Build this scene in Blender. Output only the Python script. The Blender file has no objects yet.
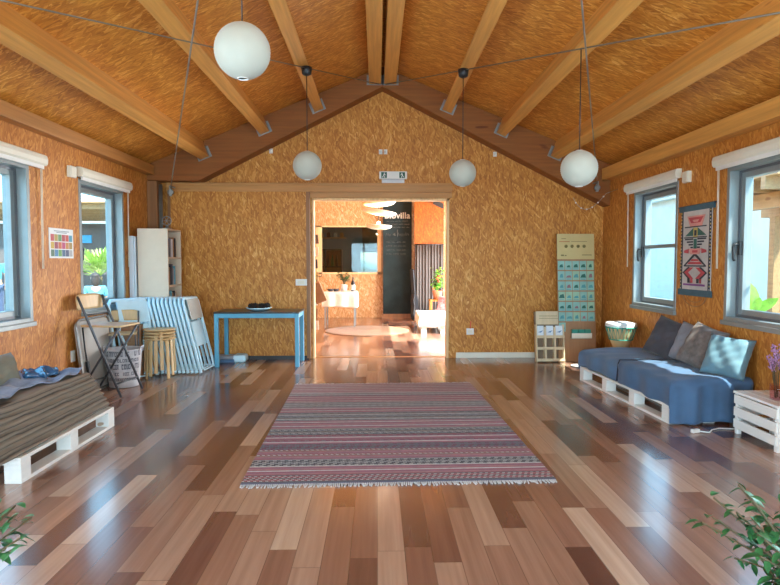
import bpy, bmesh, math, random
from mathutils import Vector, Matrix, Euler
random.seed(7)
S = bpy.context.scene
C = S.collection
R = math.radians
PI = math.pi

# ------------------------------------------------------------------ camera
cam = bpy.data.cameras.new('camera')
cam.sensor_fit = 'HORIZONTAL'; cam.sensor_width = 36.0
cam.lens = 36.0 * 586.0 / 780.0
cam.clip_start = 0.05; cam.clip_end = 300
co = bpy.data.objects.new('camera', cam); C.objects.link(co)
co.location = (0, 0, 1.3)
co.rotation_euler = (R(90 - 2.98), 0, R(-1.27))
S.camera = co

# ------------------------------------------------------------------ sky, sun, exposure
SKY_COL = (0.40, 0.70, 1.0)
SKY_STR = 6.0
SUN_STR = 20.0
EXPOSURE = -0.05
HALL_LAMP = 60.0
SIDE_W, REAR_W, HALL_W, SKYL_W = 130.0, 400.0, 800.0, 350.0
S.view_settings.view_transform = 'Standard'
S.view_settings.look = 'None'
S.view_settings.gamma = 1.0
S.view_settings.use_curve_mapping = False
S.view_settings.exposure = EXPOSURE
S.cycles.use_denoising = True
S.cycles.max_bounces = 14
S.cycles.diffuse_bounces = 8
S.cycles.transparent_max_bounces = 24
S.cycles.sample_clamp_indirect = 12.0

W = bpy.data.worlds.new('world'); S.world = W; W.use_nodes = True
wn = W.node_tree; wn.nodes.clear()
w_out = wn.nodes.new('ShaderNodeOutputWorld'); w_bg = wn.nodes.new('ShaderNodeBackground')
w_tc = wn.nodes.new('ShaderNodeTexCoord'); w_sep = wn.nodes.new('ShaderNodeSeparateXYZ')
w_rmp = wn.nodes.new('ShaderNodeValToRGB')
w_rmp.color_ramp.elements[0].position = 0.0; w_rmp.color_ramp.elements[0].color = (0.60, 0.87, 1.0, 1)
w_rmp.color_ramp.elements[1].position = 0.7; w_rmp.color_ramp.elements[1].color = (0.22, 0.60, 1.0, 1)
wn.links.new(w_tc.outputs['Generated'], w_sep.inputs[0]); wn.links.new(w_sep.outputs['Z'], w_rmp.inputs[0])
wn.links.new(w_rmp.outputs[0], w_bg.inputs['Color']); w_bg.inputs['Strength'].default_value = SKY_STR
wn.links.new(w_bg.outputs[0], w_out.inputs[0])

sun = bpy.data.lights.new('sun', 'SUN'); sun.energy = SUN_STR; sun.angle = R(0.6); sun.color = (1.0, 0.92, 0.78)
so = bpy.data.objects.new('sun', sun); C.objects.link(so)
so.rotation_euler = Vector((-0.355, 0.392, -0.848)).to_track_quat('-Z', 'Y').to_euler()

def daylight(loc, rot, sx, sy, energy, col=(.80, .91, 1.0)):  # soft area lamps added outside out-of-view openings to fill the rooms
    l = bpy.data.lights.new('window_daylight', 'AREA'); l.shape = 'RECTANGLE'; l.size = sx; l.size_y = sy; l.energy = energy; l.color = col
    o = bpy.data.objects.new('window_daylight', l); C.objects.link(o); o.location = loc; o.rotation_euler = rot
XL, XR, YB, YR, YH = -2.95, 3.05, 7.88, -2.5, 13.7
WIN_Y = [(5.90, 6.92), (4.02, 5.07), (1.62, 2.64), (-.3, .7)]
for a, b in WIN_Y[2:]:
    daylight((XL - .25, (a + b) / 2, 1.45), (0, R(-90), 0), 1.4, b - a, SIDE_W)
    daylight((XR + .25, (a + b) / 2, 1.45), (0, R(90), 0), 1.4, b - a, SIDE_W)
daylight((0.05, YR - .3, 1.15), (R(90), 0, 0), 4.4, 2.3, REAR_W)
daylight((2.05, 9.2, 3.12), (0, R(-22), 0), 1.0, 2.2, SKYL_W, (1.0, .97, .9))
daylight((3.35, 10.95, 1.15), (0, R(90), 0), 2.3, 3.3, HALL_W, (.95, .97, 1.0))

# ------------------------------------------------------------------ node helpers
def nmat(name):
    m = bpy.data.materials.new(name); m.use_nodes = True
    nt = m.node_tree; nt.nodes.clear()
    out = nt.nodes.new('ShaderNodeOutputMaterial'); b = nt.nodes.new('ShaderNodeBsdfPrincipled')
    nt.links.new(b.outputs[0], out.inputs[0])
    return m, nt, b
def nd(nt, typ, **kw):
    n = nt.nodes.new(typ)
    for k, v in kw.items(): setattr(n, k, v)
    return n
def ramp(nt, fac, stops, interp='LINEAR'):
    r = nt.nodes.new('ShaderNodeValToRGB'); cr = r.color_ramp; cr.interpolation = interp
    while len(cr.elements) < len(stops): cr.elements.new(0.5)
    for e, (p, c) in zip(cr.elements, stops): e.position = p; e.color = (*c, 1)
    nt.links.new(fac, r.inputs[0]); return r.outputs[0]
def mix(nt, f, a, b, typ='MIX'):
    n = nt.nodes.new('ShaderNodeMix'); n.data_type = 'RGBA'; n.blend_type = typ
    for s, v in ((n.inputs[0], f), (n.inputs[6], a), (n.inputs[7], b)):
        if hasattr(v, 'links'): nt.links.new(v, s)
        elif isinstance(v, (int, float)): s.default_value = v
        else: s.default_value = (*v, 1)
    return n.outputs[2]
def math_(nt, op, a, b=0.0):
    n = nt.nodes.new('ShaderNodeMath'); n.operation = op
    for s, v in ((n.inputs[0], a), (n.inputs[1], b)):
        if hasattr(v, 'links'): nt.links.new(v, s)
        else: s.default_value = v
    return n.outputs[0]
def coords(nt, rot=(0, 0, 0), scale=(1, 1, 1), kind='Object'):
    tc = nt.nodes.new('ShaderNodeTexCoord')
    m1 = nt.nodes.new('ShaderNodeMapping'); m1.inputs['Rotation'].default_value = rot
    m2 = nt.nodes.new('ShaderNodeMapping'); m2.inputs['Scale'].default_value = scale
    nt.links.new(tc.outputs[kind], m1.inputs[0]); nt.links.new(m1.outputs[0], m2.inputs[0])
    return m2.outputs[0]
def bump(nt, b, h, strength=.2, dist=.002):
    n = nt.nodes.new('ShaderNodeBump'); n.inputs['Strength'].default_value = strength; n.inputs['Distance'].default_value = dist
    nt.links.new(h, n.inputs['Height']); nt.links.new(n.outputs[0], b.inputs['Normal'])
def noise(nt, vec, scale, detail=3.0, rough=.55):
    n = nt.nodes.new('ShaderNodeTexNoise'); n.inputs['Scale'].default_value = scale
    n.inputs['Detail'].default_value = detail; n.inputs['Roughness'].default_value = rough
    nt.links.new(vec, n.inputs['Vector']); return n.outputs['Fac']

def plain(name, col, rough=.5, metal=0.0, var=.12, nscale=9.0, spec=.5, emit=0):
    m, nt, b = nmat(name)
    v = coords(nt)
    f = noise(nt, v, nscale)
    c = ramp(nt, f, [(.3, tuple(x * (1 - var) for x in col)), (.7, tuple(min(1, x * (1 + var)) for x in col))])
    nt.links.new(c, b.inputs['Base Color'])
    b.inputs['Roughness'].default_value = rough; b.inputs['Metallic'].default_value = metal
    b.inputs['Specular IOR Level'].default_value = spec
    if emit:
        b.inputs['Emission Color'].default_value = (*col, 1); b.inputs['Emission Strength'].default_value = emit
    return m
def cloth(name, col, rough=.9, weave=400.0, var=.18, nscale=7):
    m, nt, b = nmat(name)
    v = coords(nt); f = noise(nt, v, nscale, 5)
    w = noise(nt, v, weave, 1)
    c = ramp(nt, f, [(.3, tuple(x * (1 - var) for x in col)), (.7, tuple(min(1, x * (1 + var)) for x in col))])
    nt.links.new(c, b.inputs['Base Color']); b.inputs['Roughness'].default_value = rough
    b.inputs['Sheen Weight'].default_value = .15
    bump(nt, b, mix(nt, .5, f, w), .35, .004)
    return m
def osb(name, axis, tint=(1, 1, 1), rough=.5, scl=1.0):
    m, nt, b = nmat(name)
    fl, fa = 13.0 * scl, 58.0 * scl
    layers = []
    for ang in (9, -14, 40):
        if axis == 'x': rot, sc = (R(ang), 0, 0), (5, fa, fl)
        elif axis == 'y': rot, sc = (0, R(ang), 0), (fa, 5, fl)
        else: rot, sc = (0, 0, R(ang)), (fl, fa, 5)
        v = coords(nt, rot, sc)
        nz = nd(nt, 'ShaderNodeTexNoise'); nz.inputs['Scale'].default_value = .7; nz.inputs['Detail'].default_value = 2
        nt.links.new(v, nz.inputs['Vector'])
        vv = nt.nodes.new('ShaderNodeVectorMath'); vv.operation = 'ADD'
        sc2 = nt.nodes.new('ShaderNodeVectorMath'); sc2.operation = 'SCALE'; sc2.inputs['Scale'].default_value = .8
        nt.links.new(nz.outputs['Color'], sc2.inputs[0])
        nt.links.new(v, vv.inputs[0]); nt.links.new(sc2.outputs[0], vv.inputs[1])
        vo = nd(nt, 'ShaderNodeTexVoronoi'); vo.inputs['Scale'].default_value = 1.0; vo.inputs['Randomness'].default_value = 1
        nt.links.new(vv.outputs[0], vo.inputs['Vector'])
        sp = nd(nt, 'ShaderNodeSeparateColor'); nt.links.new(vo.outputs['Color'], sp.inputs[0])
        layers.append((sp.outputs[0], sp.outputs[1]))
    m1 = math_(nt, 'GREATER_THAN', layers[0][1], .52)
    m2 = math_(nt, 'GREATER_THAN', layers[2][1], .80)
    def fmix(f, a, bb):
        n = nt.nodes.new('ShaderNodeMix'); n.data_type = 'FLOAT'
        nt.links.new(f, n.inputs[0]); nt.links.new(a, n.inputs[2]); nt.links.new(bb, n.inputs[3]); return n.outputs[0]
    val = fmix(m2, fmix(m1, layers[0][0], layers[1][0]), layers[2][0])
    big = noise(nt, coords(nt), 2.2 * scl, 3)
    fine = noise(nt, coords(nt, (0, 0, 0), {'x': (30, 90, 30), 'y': (90, 30, 30), 'z': (30, 90, 30)}[axis]), 1.0, 3)
    val = math_(nt, 'ADD', math_(nt, 'MULTIPLY', val, .50), math_(nt, 'ADD', math_(nt, 'MULTIPLY', big, .25), math_(nt, 'MULTIPLY', fine, .33)))
    t = lambda c: tuple(x * y for x, y in zip(c, tint))
    c = ramp(nt, val, [(.14, t((.26, .086, .013))), (.34, t((.43, .165, .027))), (.60, t((.55, .240, .046))), (.76, t((.66, .335, .082))), (.90, t((.84, .55, .22)))])
    nt.links.new(c, b.inputs['Base Color']); b.inputs['Roughness'].default_value = rough
    b.inputs['Specular IOR Level'].default_value = .35
    bump(nt, b, val, .15, .002)
    return m
def timber(name, col, axis='y', rough=.5, contrast=.22):
    m, nt, b = nmat(name)
    sc = {'x': (1.2, 26, 26), 'y': (26, 1.2, 26), 'z': (26, 26, 1.2)}[axis]
    v = coords(nt, (0, 0, 0), sc); f = noise(nt, v, 1.0, 4)
    k = noise(nt, coords(nt, (0, 0, 0), {'x': (3, 14, 14), 'y': (14, 3, 14), 'z': (14, 14, 3)}[axis]), 1.0, 0)
    c = ramp(nt, f, [(.28, tuple(x * (1 - contrast) for x in col)), (.72, tuple(min(1, x * (1 + contrast * .7)) for x in col))])
    knot = ramp(nt, k, [(.13, (.55, .40, .3)), (.17, (1, 1, 1))])
    nt.links.new(mix(nt, 1.0, c, knot, 'MULTIPLY'), b.inputs['Base Color'])
    b.inputs['Roughness'].default_value = rough
    return m

M = {}
M['osb_left'] = osb('strand_board_side', 'x', (.92, .80, .72))
M['osb_back'] = osb('strand_board_gable', 'y', (1.0, .95, .84))
M['osb_roof'] = osb('strand_board_roof', 'z', (1.10, 1.02, .80), .42)
M['osb_hall'] = osb('lit_strand_board', 'y', (.95, 1.22, 2.6))  # strand board paled in its tint to hold the hall's bright light
M['osb_hall_side'] = osb('lit_strand_board_side', 'x', (.95, 1.2, 2.3))  # same light-paled tint for the hall side walls
M['pine'] = timber('pine_beam', (.66, .32, .075))
M['glulam'] = timber('red_brown_glulam', (.27, .088, .014), 'x', .7)
M['pine_x'] = timber('pine_board', (.50, .235, .065), 'x')
M['pine_z'] = timber('pale_pine_board', (.78, .53, .26), 'z')
M['pine_dark'] = timber('dark_pine', (.44, .19, .045))
M['birch'] = timber('birch_plywood', (.62, .42, .20), 'z', .45, .12)
M['darkbrown'] = timber('brown_board', (.26, .115, .04), 'z')
M['alu'] = plain('grey_aluminium', (.25, .28, .28), .38, .3, .06)
M['alu_dark'] = plain('dark_grey_aluminium', (.12, .13, .145), .4, .3, .06)
M['white'] = plain('white_plastic', (.78, .78, .74), .45, 0, .03)
M['cream'] = plain('cream_plastic', (.76, .73, .60), .5, 0, .03)
M['black'] = plain('black_plastic', (.012, .012, .014), .45, 0, .1)
M['steel'] = plain('galvanised_steel', (.30, .31, .30), .45, .7, .15)
M['steel_cable'] = plain('dull_steel_cable', (.22, .20, .16), .5, .5, .1)
M['graphite'] = plain('graphite_steel_tube', (.08, .085, .095), .4, .4, .1)
M['paper'] = cloth('white_lantern_paper', (.42, .43, .37), .8, 60, .03)
M['wool_white'] = cloth('off_white_wool', (.50, .47, .45))
M['blue_steel'] = plain('light_blue_painted_steel', (.10, .37, .54), .4, 0, .06)
M['table_top'] = plain('dark_laminate', (.035, .033, .035), .28, 0, .15)
M['white_paint'] = timber('white_painted_wood', (.80, .80, .76), 'y', .45, .05)
M['chair_white'] = plain('pale_blue_white_enamel', (.60, .83, .92), .4, 0, .05)
M['chair_panel'] = plain('grey_beige_plastic', (.50, .49, .44), .55, 0, .06)
M['cab_white'] = plain('off_white_melamine', (.66, .50, .36), .45, 0, .03)
M['board_white'] = plain('cool_white_board', (.62, .66, .70), .4, 0, .03)
M['grey_table'] = plain('warm_grey_tabletop', (.42, .39, .35), .5, 0, .05)
M['cardboard'] = plain('brown_cardboard', (.34, .19, .09), .7, 0, .12)
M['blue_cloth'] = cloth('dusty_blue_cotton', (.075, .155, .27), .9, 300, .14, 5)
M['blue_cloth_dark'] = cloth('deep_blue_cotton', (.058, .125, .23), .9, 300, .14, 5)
M['rack_wood'] = timber('pale_rack_wood', (.66, .52, .32), 'z', .5, .08)
M['rack_back'] = timber('rack_back_panel', (.24, .16, .10), 'z', .6, .1)
M['navy'] = plain('navy_piping', (.01, .015, .03), .8)
M['slate'] = cloth('slate_blue_sheet', (.20, .245, .34), .9, 250, .3, 14)
M['charcoal'] = cloth('charcoal_cotton', (.055, .050, .058), .9)
M['grey_fab'] = cloth('mid_grey_cotton', (.23, .24, .27), .9)
M['brown_fab'] = cloth('taupe_cotton', (.14, .11, .095), .85, 200, .35, 22)
M['sky_fab'] = cloth('pale_blue_satin', (.12, .23, .28), .55, 200, .2, 9)
M['mattress'] = cloth('grey_mattress_ticking', (.30, .30, .32))
M['wall_grey'] = plain('blue_grey_plaster', (.36, .42, .42), .8, 0, .04)
M['chalk'] = plain('chalkboard_black', (.018, .030, .032), .85, 0, .3, 4, .2)
M['chalk_white'] = plain('white_chalk', (.60, .61, .58), .9)
M['chalk_grey'] = plain('smudged_chalk', (.17, .18, .17), .9)
M['leaf'] = plain('green_leaf', (.028, .13, .04), .45, 0, .45, 30)
M['leaf_bright'] = plain('bright_leaf', (.20, .50, .05), .45, 0, .35, 12)
M['stem'] = plain('brown_stem', (.10, .07, .03), .7)
M['terracotta'] = plain('terracotta_clay', (.45, .17, .08), .8)
M['soil'] = plain('dark_soil', (.04, .028, .02), .95)
M['purple'] = plain('purple_petal', (.42, .22, .40), .7, 0, .3, 40)
M['red_flower'] = plain('orange_red_petal', (.75, .10, .05), .7)
M['skin'] = plain('light_brown_skin', (.50, .28, .19), .6, 0, .06)
M['hair'] = plain('dark_brown_hair', (.035, .02, .015), .6, 0, .3, 60)
M['hair_red'] = plain('auburn_hair', (.25, .09, .04), .6, 0, .3, 60)
M['cyan_shirt'] = cloth('cyan_cotton_shirt', (.06, .42, .52))
M['teal_shirt'] = cloth('pale_blue_cotton_shirt', (.10, .33, .42))
M['jeans'] = cloth('dark_denim', (.05, .07, .13))
M['ext_ground'] = plain('pale_sandy_paving', (.32, .31, .26), .9, 0, .12, 2)
M['ext_beige'] = plain('beige_render', (.36, .26, .14), .85)
M['ext_white'] = plain('white_render', (.44, .48, .46), .85, 0, .05, 3)
M['ext_wood'] = timber('weathered_cladding', (.16, .13, .12), 'z', .7)
M['ext_pine'] = timber('pergola_pine', (.36, .22, .10), 'y', .6)
M['ext_blue'] = plain('bright_blue_sign', (.05, .45, .75), .5)

M['palm_leaf'] = plain('yellow_green_frond', (.34, .46, .09), .5, 0, .2)
M['orange_wood'] = timber('orange_stained_wood', (.55, .24, .05), 'z')
M['white_cover'] = cloth('white_cotton_cover', (.78, .79, .80))
M['rose_fab'] = cloth('rose_patterned_cotton', (.50, .16, .16), .9, 200, .5, 30)
M['grey_door'] = plain('pale_green_grey_door', (.40, .46, .40), .5)

def glass(name, tint=(.9, .97, 1.0), refl=.06):
    m = bpy.data.materials.new(name); m.use_nodes = True; nt = m.node_tree; nt.nodes.clear()
    o = nd(nt, 'ShaderNodeOutputMaterial'); mx = nd(nt, 'ShaderNodeMixShader')
    t = nd(nt, 'ShaderNodeBsdfTransparent'); g = nd(nt, 'ShaderNodeBsdfGlossy'); fr = nd(nt, 'ShaderNodeLayerWeight'); fac = math_(nt, 'ADD', .03, math_(nt, 'MULTIPLY', math_(nt, 'POWER', fr.outputs['Facing'], 5.0), .5))
    t.inputs['Color'].default_value = (*tint, 1); g.inputs['Roughness'].default_value = .02
    nt.links.new(fac, mx.inputs[0]); nt.links.new(t.outputs[0], mx.inputs[1]); nt.links.new(g.outputs[0], mx.inputs[2])
    nt.links.new(mx.outputs[0], o.inputs[0]); return m
M['glass'] = glass('clear_window_glass')
M['pink_glass'] = glass('pink_tinted_glass', (.95, .82, .86))
M['kitchen_glass'] = glass('kitchen_window_glass', (.72, .82, .82))

def make_floor_mat():
    m, nt, b = nmat('mixed_tone_laminate_planks')
    tc = nd(nt, 'ShaderNodeTexCoord'); sp = nd(nt, 'ShaderNodeSeparateXYZ'); nt.links.new(tc.outputs['Object'], sp.inputs[0])
    x, y = sp.outputs[0], sp.outputs[1]
    wd, ln = .122, .88
    xs = math_(nt, 'DIVIDE', x, wd); col = math_(nt, 'FLOOR', xs)
    wn1 = nd(nt, 'ShaderNodeTexWhiteNoise', noise_dimensions='1D'); nt.links.new(col, wn1.inputs['W'])
    ys = math_(nt, 'ADD', math_(nt, 'DIVIDE', y, ln), math_(nt, 'MULTIPLY', wn1.outputs['Value'], 7.0)); row = math_(nt, 'FLOOR', ys)
    cmb = nd(nt, 'ShaderNodeCombineXYZ'); nt.links.new(col, cmb.inputs[0]); nt.links.new(row, cmb.inputs[1])
    wn2 = nd(nt, 'ShaderNodeTexWhiteNoise', noise_dimensions='3D'); nt.links.new(cmb.outputs[0], wn2.inputs['Vector'])
    c = ramp(nt, wn2.outputs['Value'], [(0, (.095, .040, .028)), (.2, (.165, .073, .049)), (.45, (.24, .120, .078)), (.72, (.33, .195, .132)), (1, (.45, .305, .215))])
    # grain, shifted for every plank
    gv = nd(nt, 'ShaderNodeVectorMath', operation='MULTIPLY'); nt.links.new(tc.outputs['Object'], gv.inputs[0]); gv.inputs[1].default_value = (34, 1.3, 1)
    ga = nd(nt, 'ShaderNodeVectorMath', operation='ADD'); nt.links.new(gv.outputs[0], ga.inputs[0])
    gs = nd(nt, 'ShaderNodeVectorMath', operation='SCALE'); nt.links.new(wn2.outputs['Color'], gs.inputs[0]); gs.inputs['Scale'].default_value = 31.0
    nt.links.new(gs.outputs[0], ga.inputs[1])
    g = noise(nt, ga.outputs[0], 1.0, 4)
    c = mix(nt, 1.0, c, ramp(nt, g, [(.3, (.84, .80, .78)), (.7, (1.10, 1.10, 1.10))]), 'MULTIPLY')
    fx = math_(nt, 'FRACT', xs); fy = math_(nt, 'FRACT', ys)
    ex = math_(nt, 'LESS_THAN', fx, .025); ey = math_(nt, 'LESS_THAN', fy, .004)
    e = math_(nt, 'MAXIMUM', ex, ey)
    c = mix(nt, math_(nt, 'MULTIPLY', e, .55), c, (.05, .025, .015))
    nt.links.new(c, b.inputs['Base Color'])
    rr = noise(nt, coords(nt), 3.0, 3)
    n = nd(nt, 'ShaderNodeMapRange'); nt.links.new(rr, n.inputs[0]); n.inputs[3].default_value = .17; n.inputs[4].default_value = .23
    nt.links.new(n.outputs[0], b.inputs['Roughness']); b.inputs['Specular IOR Level'].default_value = .85; b.inputs['Coat Weight'].default_value = .2; b.inputs['Coat Roughness'].default_value = .12
    return m
M['floor'] = make_floor_mat()

def stripes_mat(name, stops, axis=2, scale=20.0, warp=.6, rough=.9):
    m, nt, b = nmat(name)
    tc = nd(nt, 'ShaderNodeTexCoord'); sp = nd(nt, 'ShaderNodeSeparateXYZ'); nt.links.new(tc.outputs['Object'], sp.inputs[0])
    nz = noise(nt, coords(nt), 3.0, 3)
    v = math_(nt, 'ADD', math_(nt, 'MULTIPLY', sp.outputs[axis], scale), math_(nt, 'MULTIPLY', nz, warp))
    f = math_(nt, 'FRACT', v)
    nt.links.new(ramp(nt, f, stops), b.inputs['Base Color']); b.inputs['Roughness'].default_value = rough
    bump(nt, b, f, .4, .004)
    return m
M['striped_blanket'] = stripes_mat('taupe_striped_blanket', [(0, (.05, .042, .034)), (.10, (.16, .13, .10)), (.5, (.24, .20, .15)), (.85, (.18, .145, .11)), (1, (.05, .042, .034))], 2, 38, 1.0)

# ------------------------------------------------------------------ mesh helpers
OFF = {}
class MB:
    def __init__(s): s.bm = bmesh.new(); s.mi = 0; s.T = Matrix.Identity(4)
    def _f(s, vs, smooth=False):
        try:
            f = s.bm.faces.new(vs); f.material_index = s.mi; f.smooth = smooth; return f
        except ValueError: return None
    def v(s, p): return s.bm.verts.new(s.T @ Vector(p))
    def quad(s, *p): s._f([s.v(q) for q in p]); return s
    def box(s, x0, x1, y0, y1, z0, z1, mat=None):
        T = s.T
        if mat is not None: s.T = T @ mat
        vs = [s.v((x, y, z)) for z in (z0, z1) for y in (y0, y1) for x in (x0, x1)]
        for q in ((0, 2, 3, 1), (4, 5, 7, 6), (0, 1, 5, 4), (2, 6, 7, 3), (0, 4, 6, 2), (1, 3, 7, 5)): s._f([vs[i] for i in q])
        s.T = T; return s
    def cbox(s, c, d, rot=(0, 0, 0)):
        m = Matrix.Translation(c) @ Euler(rot).to_matrix().to_4x4()
        return s.box(-d[0] / 2, d[0] / 2, -d[1] / 2, d[1] / 2, -d[2] / 2, d[2] / 2, m)
    def bar(s, a, b, w, h=None, up=(0, 0, 1)):
        a, b = Vector(a), Vector(b); h = h or w; z = (b - a); L = z.length; z.normalize()
        x = Vector(up).cross(z)
        if x.length < 1e-4: x = Vector((1, 0, 0))
        x.normalize(); y = z.cross(x)
        m = Matrix((x, y, z)).transposed().to_4x4(); m.translation = a
        return s.box(-w / 2, w / 2, -h / 2, h / 2, 0, L, m)
    def tube(s, pts, r, n=8, closed=False, rs=None):
        pts = [Vector(p) for p in pts]; rings = []; N = len(pts); px = None
        for i, p in enumerate(pts):
            if closed: d = pts[(i + 1) % N] - pts[i - 1]
            else: d = pts[min(i + 1, N - 1)] - pts[max(i - 1, 0)]
            d.normalize()
            if px is None:
                px = d.orthogonal().normalized()
            else:
                px = px - d * px.dot(d)
                px = px.normalized() if px.length > 1e-6 else d.orthogonal().normalized()
            py = d.cross(px); rr = rs[i] if rs else r
            rings.append([s.v(p + (px * math.cos(2 * PI * k / n) + py * math.sin(2 * PI * k / n)) * rr) for k in range(n)])
        for i in range(N if closed else N - 1):
            a, b = rings[i], rings[(i + 1) % N]
            for k in range(n): s._f([a[k], a[(k + 1) % n], b[(k + 1) % n], b[k]], True)
        if not closed: s._f(rings[0][::-1]); s._f(rings[-1])
        return s
    def lathe(s, prof, c=(0, 0, 0), n=24, cap=True, mat=None):
        T = s.T; s.T = T @ Matrix.Translation(c)
        if mat is not None: s.T = s.T @ mat
        rings = [[s.v((r * math.cos(2 * PI * k / n), r * math.sin(2 * PI * k / n), z)) for k in range(n)] for r, z in prof]
        for a, b in zip(rings, rings[1:]):
            for k in range(n): s._f([a[k], a[(k + 1) % n], b[(k + 1) % n], b[k]], True)
        if cap: s._f(rings[0][::-1]); s._f(rings[-1])
        s.T = T; return s
    def ball(s, c, r, n=14, m=9):
        if isinstance(r, (int, float)): r = (r, r, r)
        rings = [[s.v((c[0] + r[0] * math.sin(PI * j / m) * math.cos(2 * PI * k / n), c[1] + r[1] * math.sin(PI * j / m) * math.sin(2 * PI * k / n), c[2] - r[2] * math.cos(PI * j / m))) for k in range(n)] for j in range(1, m)]
        for a, b in zip(rings, rings[1:]):
            for k in range(n): s._f([a[k], a[(k + 1) % n], b[(k + 1) % n], b[k]], True)
        bo, to = s.v((c[0], c[1], c[2] - r[2])), s.v((c[0], c[1], c[2] + r[2]))
        for k in range(n):
            s._f([bo, rings[0][(k + 1) % n], rings[0][k]], True); s._f([to, rings[-1][k], rings[-1][(k + 1) % n]], True)
        return s
    def prism(s, pts, d):
        """polygon of 3-D points swept along the vector d"""
        d = Vector(d); a = [s.v(p) for p in pts]; b = [s.v(Vector(p) + d) for p in pts]; n = len(pts)
        s._f(a[::-1]); s._f(b)
        for i in range(n): s._f([a[i], a[(i + 1) % n], b[(i + 1) % n], b[i]])
        return s
    def grid(s, fn, nu, nv, smooth=True):
        g = [[s.v(fn(i / nu, j / nv)) for j in range(nv + 1)] for i in range(nu + 1)]
        for i in range(nu):
            for j in range(nv): s._f([g[i][j], g[i + 1][j], g[i + 1][j + 1], g[i][j + 1]], smooth)
        return s
    def leaf(s, p, d, L, w, up=(0, 0, 1), droop=.25):
        p = Vector(p); d = Vector(d).normalized(); sd = d.cross(Vector(up))
        if sd.length < 1e-3: sd = Vector((1, 0, 0))
        sd.normalize(); nn = sd.cross(d)
        prev = None
        for i in range(5):
            t = i / 4; c = p + d * L * t - nn * 0 + Vector((0, 0, -droop * L * t * t))
            ww = w * (math.sin(PI * min(1, t * .92 + .06)) ** .8) / 2 if i < 4 else w * .03
            cur = (s.v(c - sd * ww + nn * ww * .25), s.v(c), s.v(c + sd * ww + nn * ww * .25))
            if prev:
                s._f([prev[0], prev[1], cur[1], cur[0]], True); s._f([prev[1], prev[2], cur[2], cur[1]], True)
            prev = cur
        return s
    def build(s, name, mat, parent=None, bevel=0, solid=0, origin=None, sub=0):
        off = Vector(OFF.get(parent.name, (0, 0, 0))) if parent else Vector(origin or (0, 0, 0))
        bmesh.ops.recalc_face_normals(s.bm, faces=s.bm.faces)
        if off.length: bmesh.ops.translate(s.bm, verts=s.bm.verts, vec=-off)
        me = bpy.data.meshes.new(name); s.bm.to_mesh(me); s.bm.free()
        o = bpy.data.objects.new(name, me); C.objects.link(o)
        for m in (mat if isinstance(mat, (list, tuple)) else [mat]): me.materials.append(M[m] if isinstance(m, str) else m)
        if parent: o.parent = parent; OFF[o.name] = off
        else: o.location = off; OFF[o.name] = off
        if solid:
            k = o.modifiers.new('thickness', 'SOLIDIFY'); k.thickness = solid; k.offset = 0
        if sub:
            k = o.modifiers.new('smooth', 'SUBSURF'); k.levels = sub; k.render_levels = sub
        if bevel:
            k = o.modifiers.new('soft_edges', 'BEVEL'); k.width = bevel; k.segments = 2; k.limit_method = 'ANGLE'; k.angle_limit = R(50)
        return o
def tag(o, label, cat, group=None, kind=None):
    o['label'] = label; o['category'] = cat
    if group: o['group'] = group
    if kind: o['kind'] = kind
    return o
def thing(name, label, cat, loc=(0, 0, 0), group=None):
    o = bpy.data.objects.new(name, None); C.objects.link(o); o.empty_display_size = .1
    o.location = loc; OFF[o.name] = Vector(loc)
    return tag(o, label, cat, group)
def struct(o): o['kind'] = 'structure'; return o
def dup(root, loc=None, rot=None, label=None, scale=None):
    def cp(o, par):
        c = o.copy(); C.objects.link(c)
        if par: c.parent = par
        for ch in list(o.children): cp(ch, c)
        return c
    r = cp(root, None)
    if loc is not None: r.location = loc
    if rot is not None: r.rotation_euler = rot
    if label: r['label'] = label
    if scale: r.scale = (scale,) * 3
    return r

# ------------------------------------------------------------------ structure
RX, RZ, RS = .075, 3.80, .415          # ridge x, ridge height, roof slope
def roof_z(x): return RZ - RS * abs(x - RX)
b = MB(); b.box(XL - .2, XR + .2, YR - .2, YB + .1, -.12, 0); struct(b.build('floor', 'floor'))
b = MB(); b.box(XL - .2, XR + .2, YB + .1, YH + .1, -.12, 0); struct(b.build('floor_hall', 'floor'))
b = MB(); b.box(-.88, .98, YB + .085, YB + .115, 0, .006); struct(b.build('trim_threshold', 'pine_x'))

b = MB()
def slope(x0, x1, y0, y1):
    b.prism([(x0, y0, roof_z(x0)), (x1, y0, roof_z(x1)), (x1, y0, roof_z(x1) + .14), (x0, y0, roof_z(x0) + .14)], (0, y1 - y0, 0))
slope(RX - 3.25, RX, YR - .5, 17.5); slope(RX, RX + 3.25, YR - .5, YB + .15); slope(RX, RX + 3.25, 10.4, 17.5)
slope(RX, 1.55, YB + .15, 10.4); slope(2.52, RX + 3.25, YB + .15, 10.4)
struct(b.build('ceiling', 'osb_roof'))

def wall_side(name, xa, xb, y0, y1, holes, mat, top):
    b = MB(); y = y0
    for (a, c, z0, z1) in sorted(holes):
        b.box(xa, xb, y, a, 0, top); b.box(xa, xb, a, c, 0, z0); b.box(xa, xb, a, c, z1, top); y = c
    b.box(xa, xb, y, y1, 0, top)
    return struct(b.build(name, mat))
ZS, ZT = .785, 2.125
wall_side('wall_left', XL - .2, XL, YR, YB + .12, [(a, c, ZS, ZT) for a, c in WIN_Y], 'osb_left', 2.53)
wall_side('wall_right', XR, XR + .2, YR, YB + .12, [(a, c, ZS, ZT) for a, c in WIN_Y], 'osb_left', 2.54)
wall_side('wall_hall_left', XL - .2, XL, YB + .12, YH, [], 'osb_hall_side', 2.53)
wall_side('wall_hall_right', XR, XR + .2, YB + .12, YH, [(9.3, 12.6, .02, 2.3)], 'osb_hall_side', 2.54)
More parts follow.
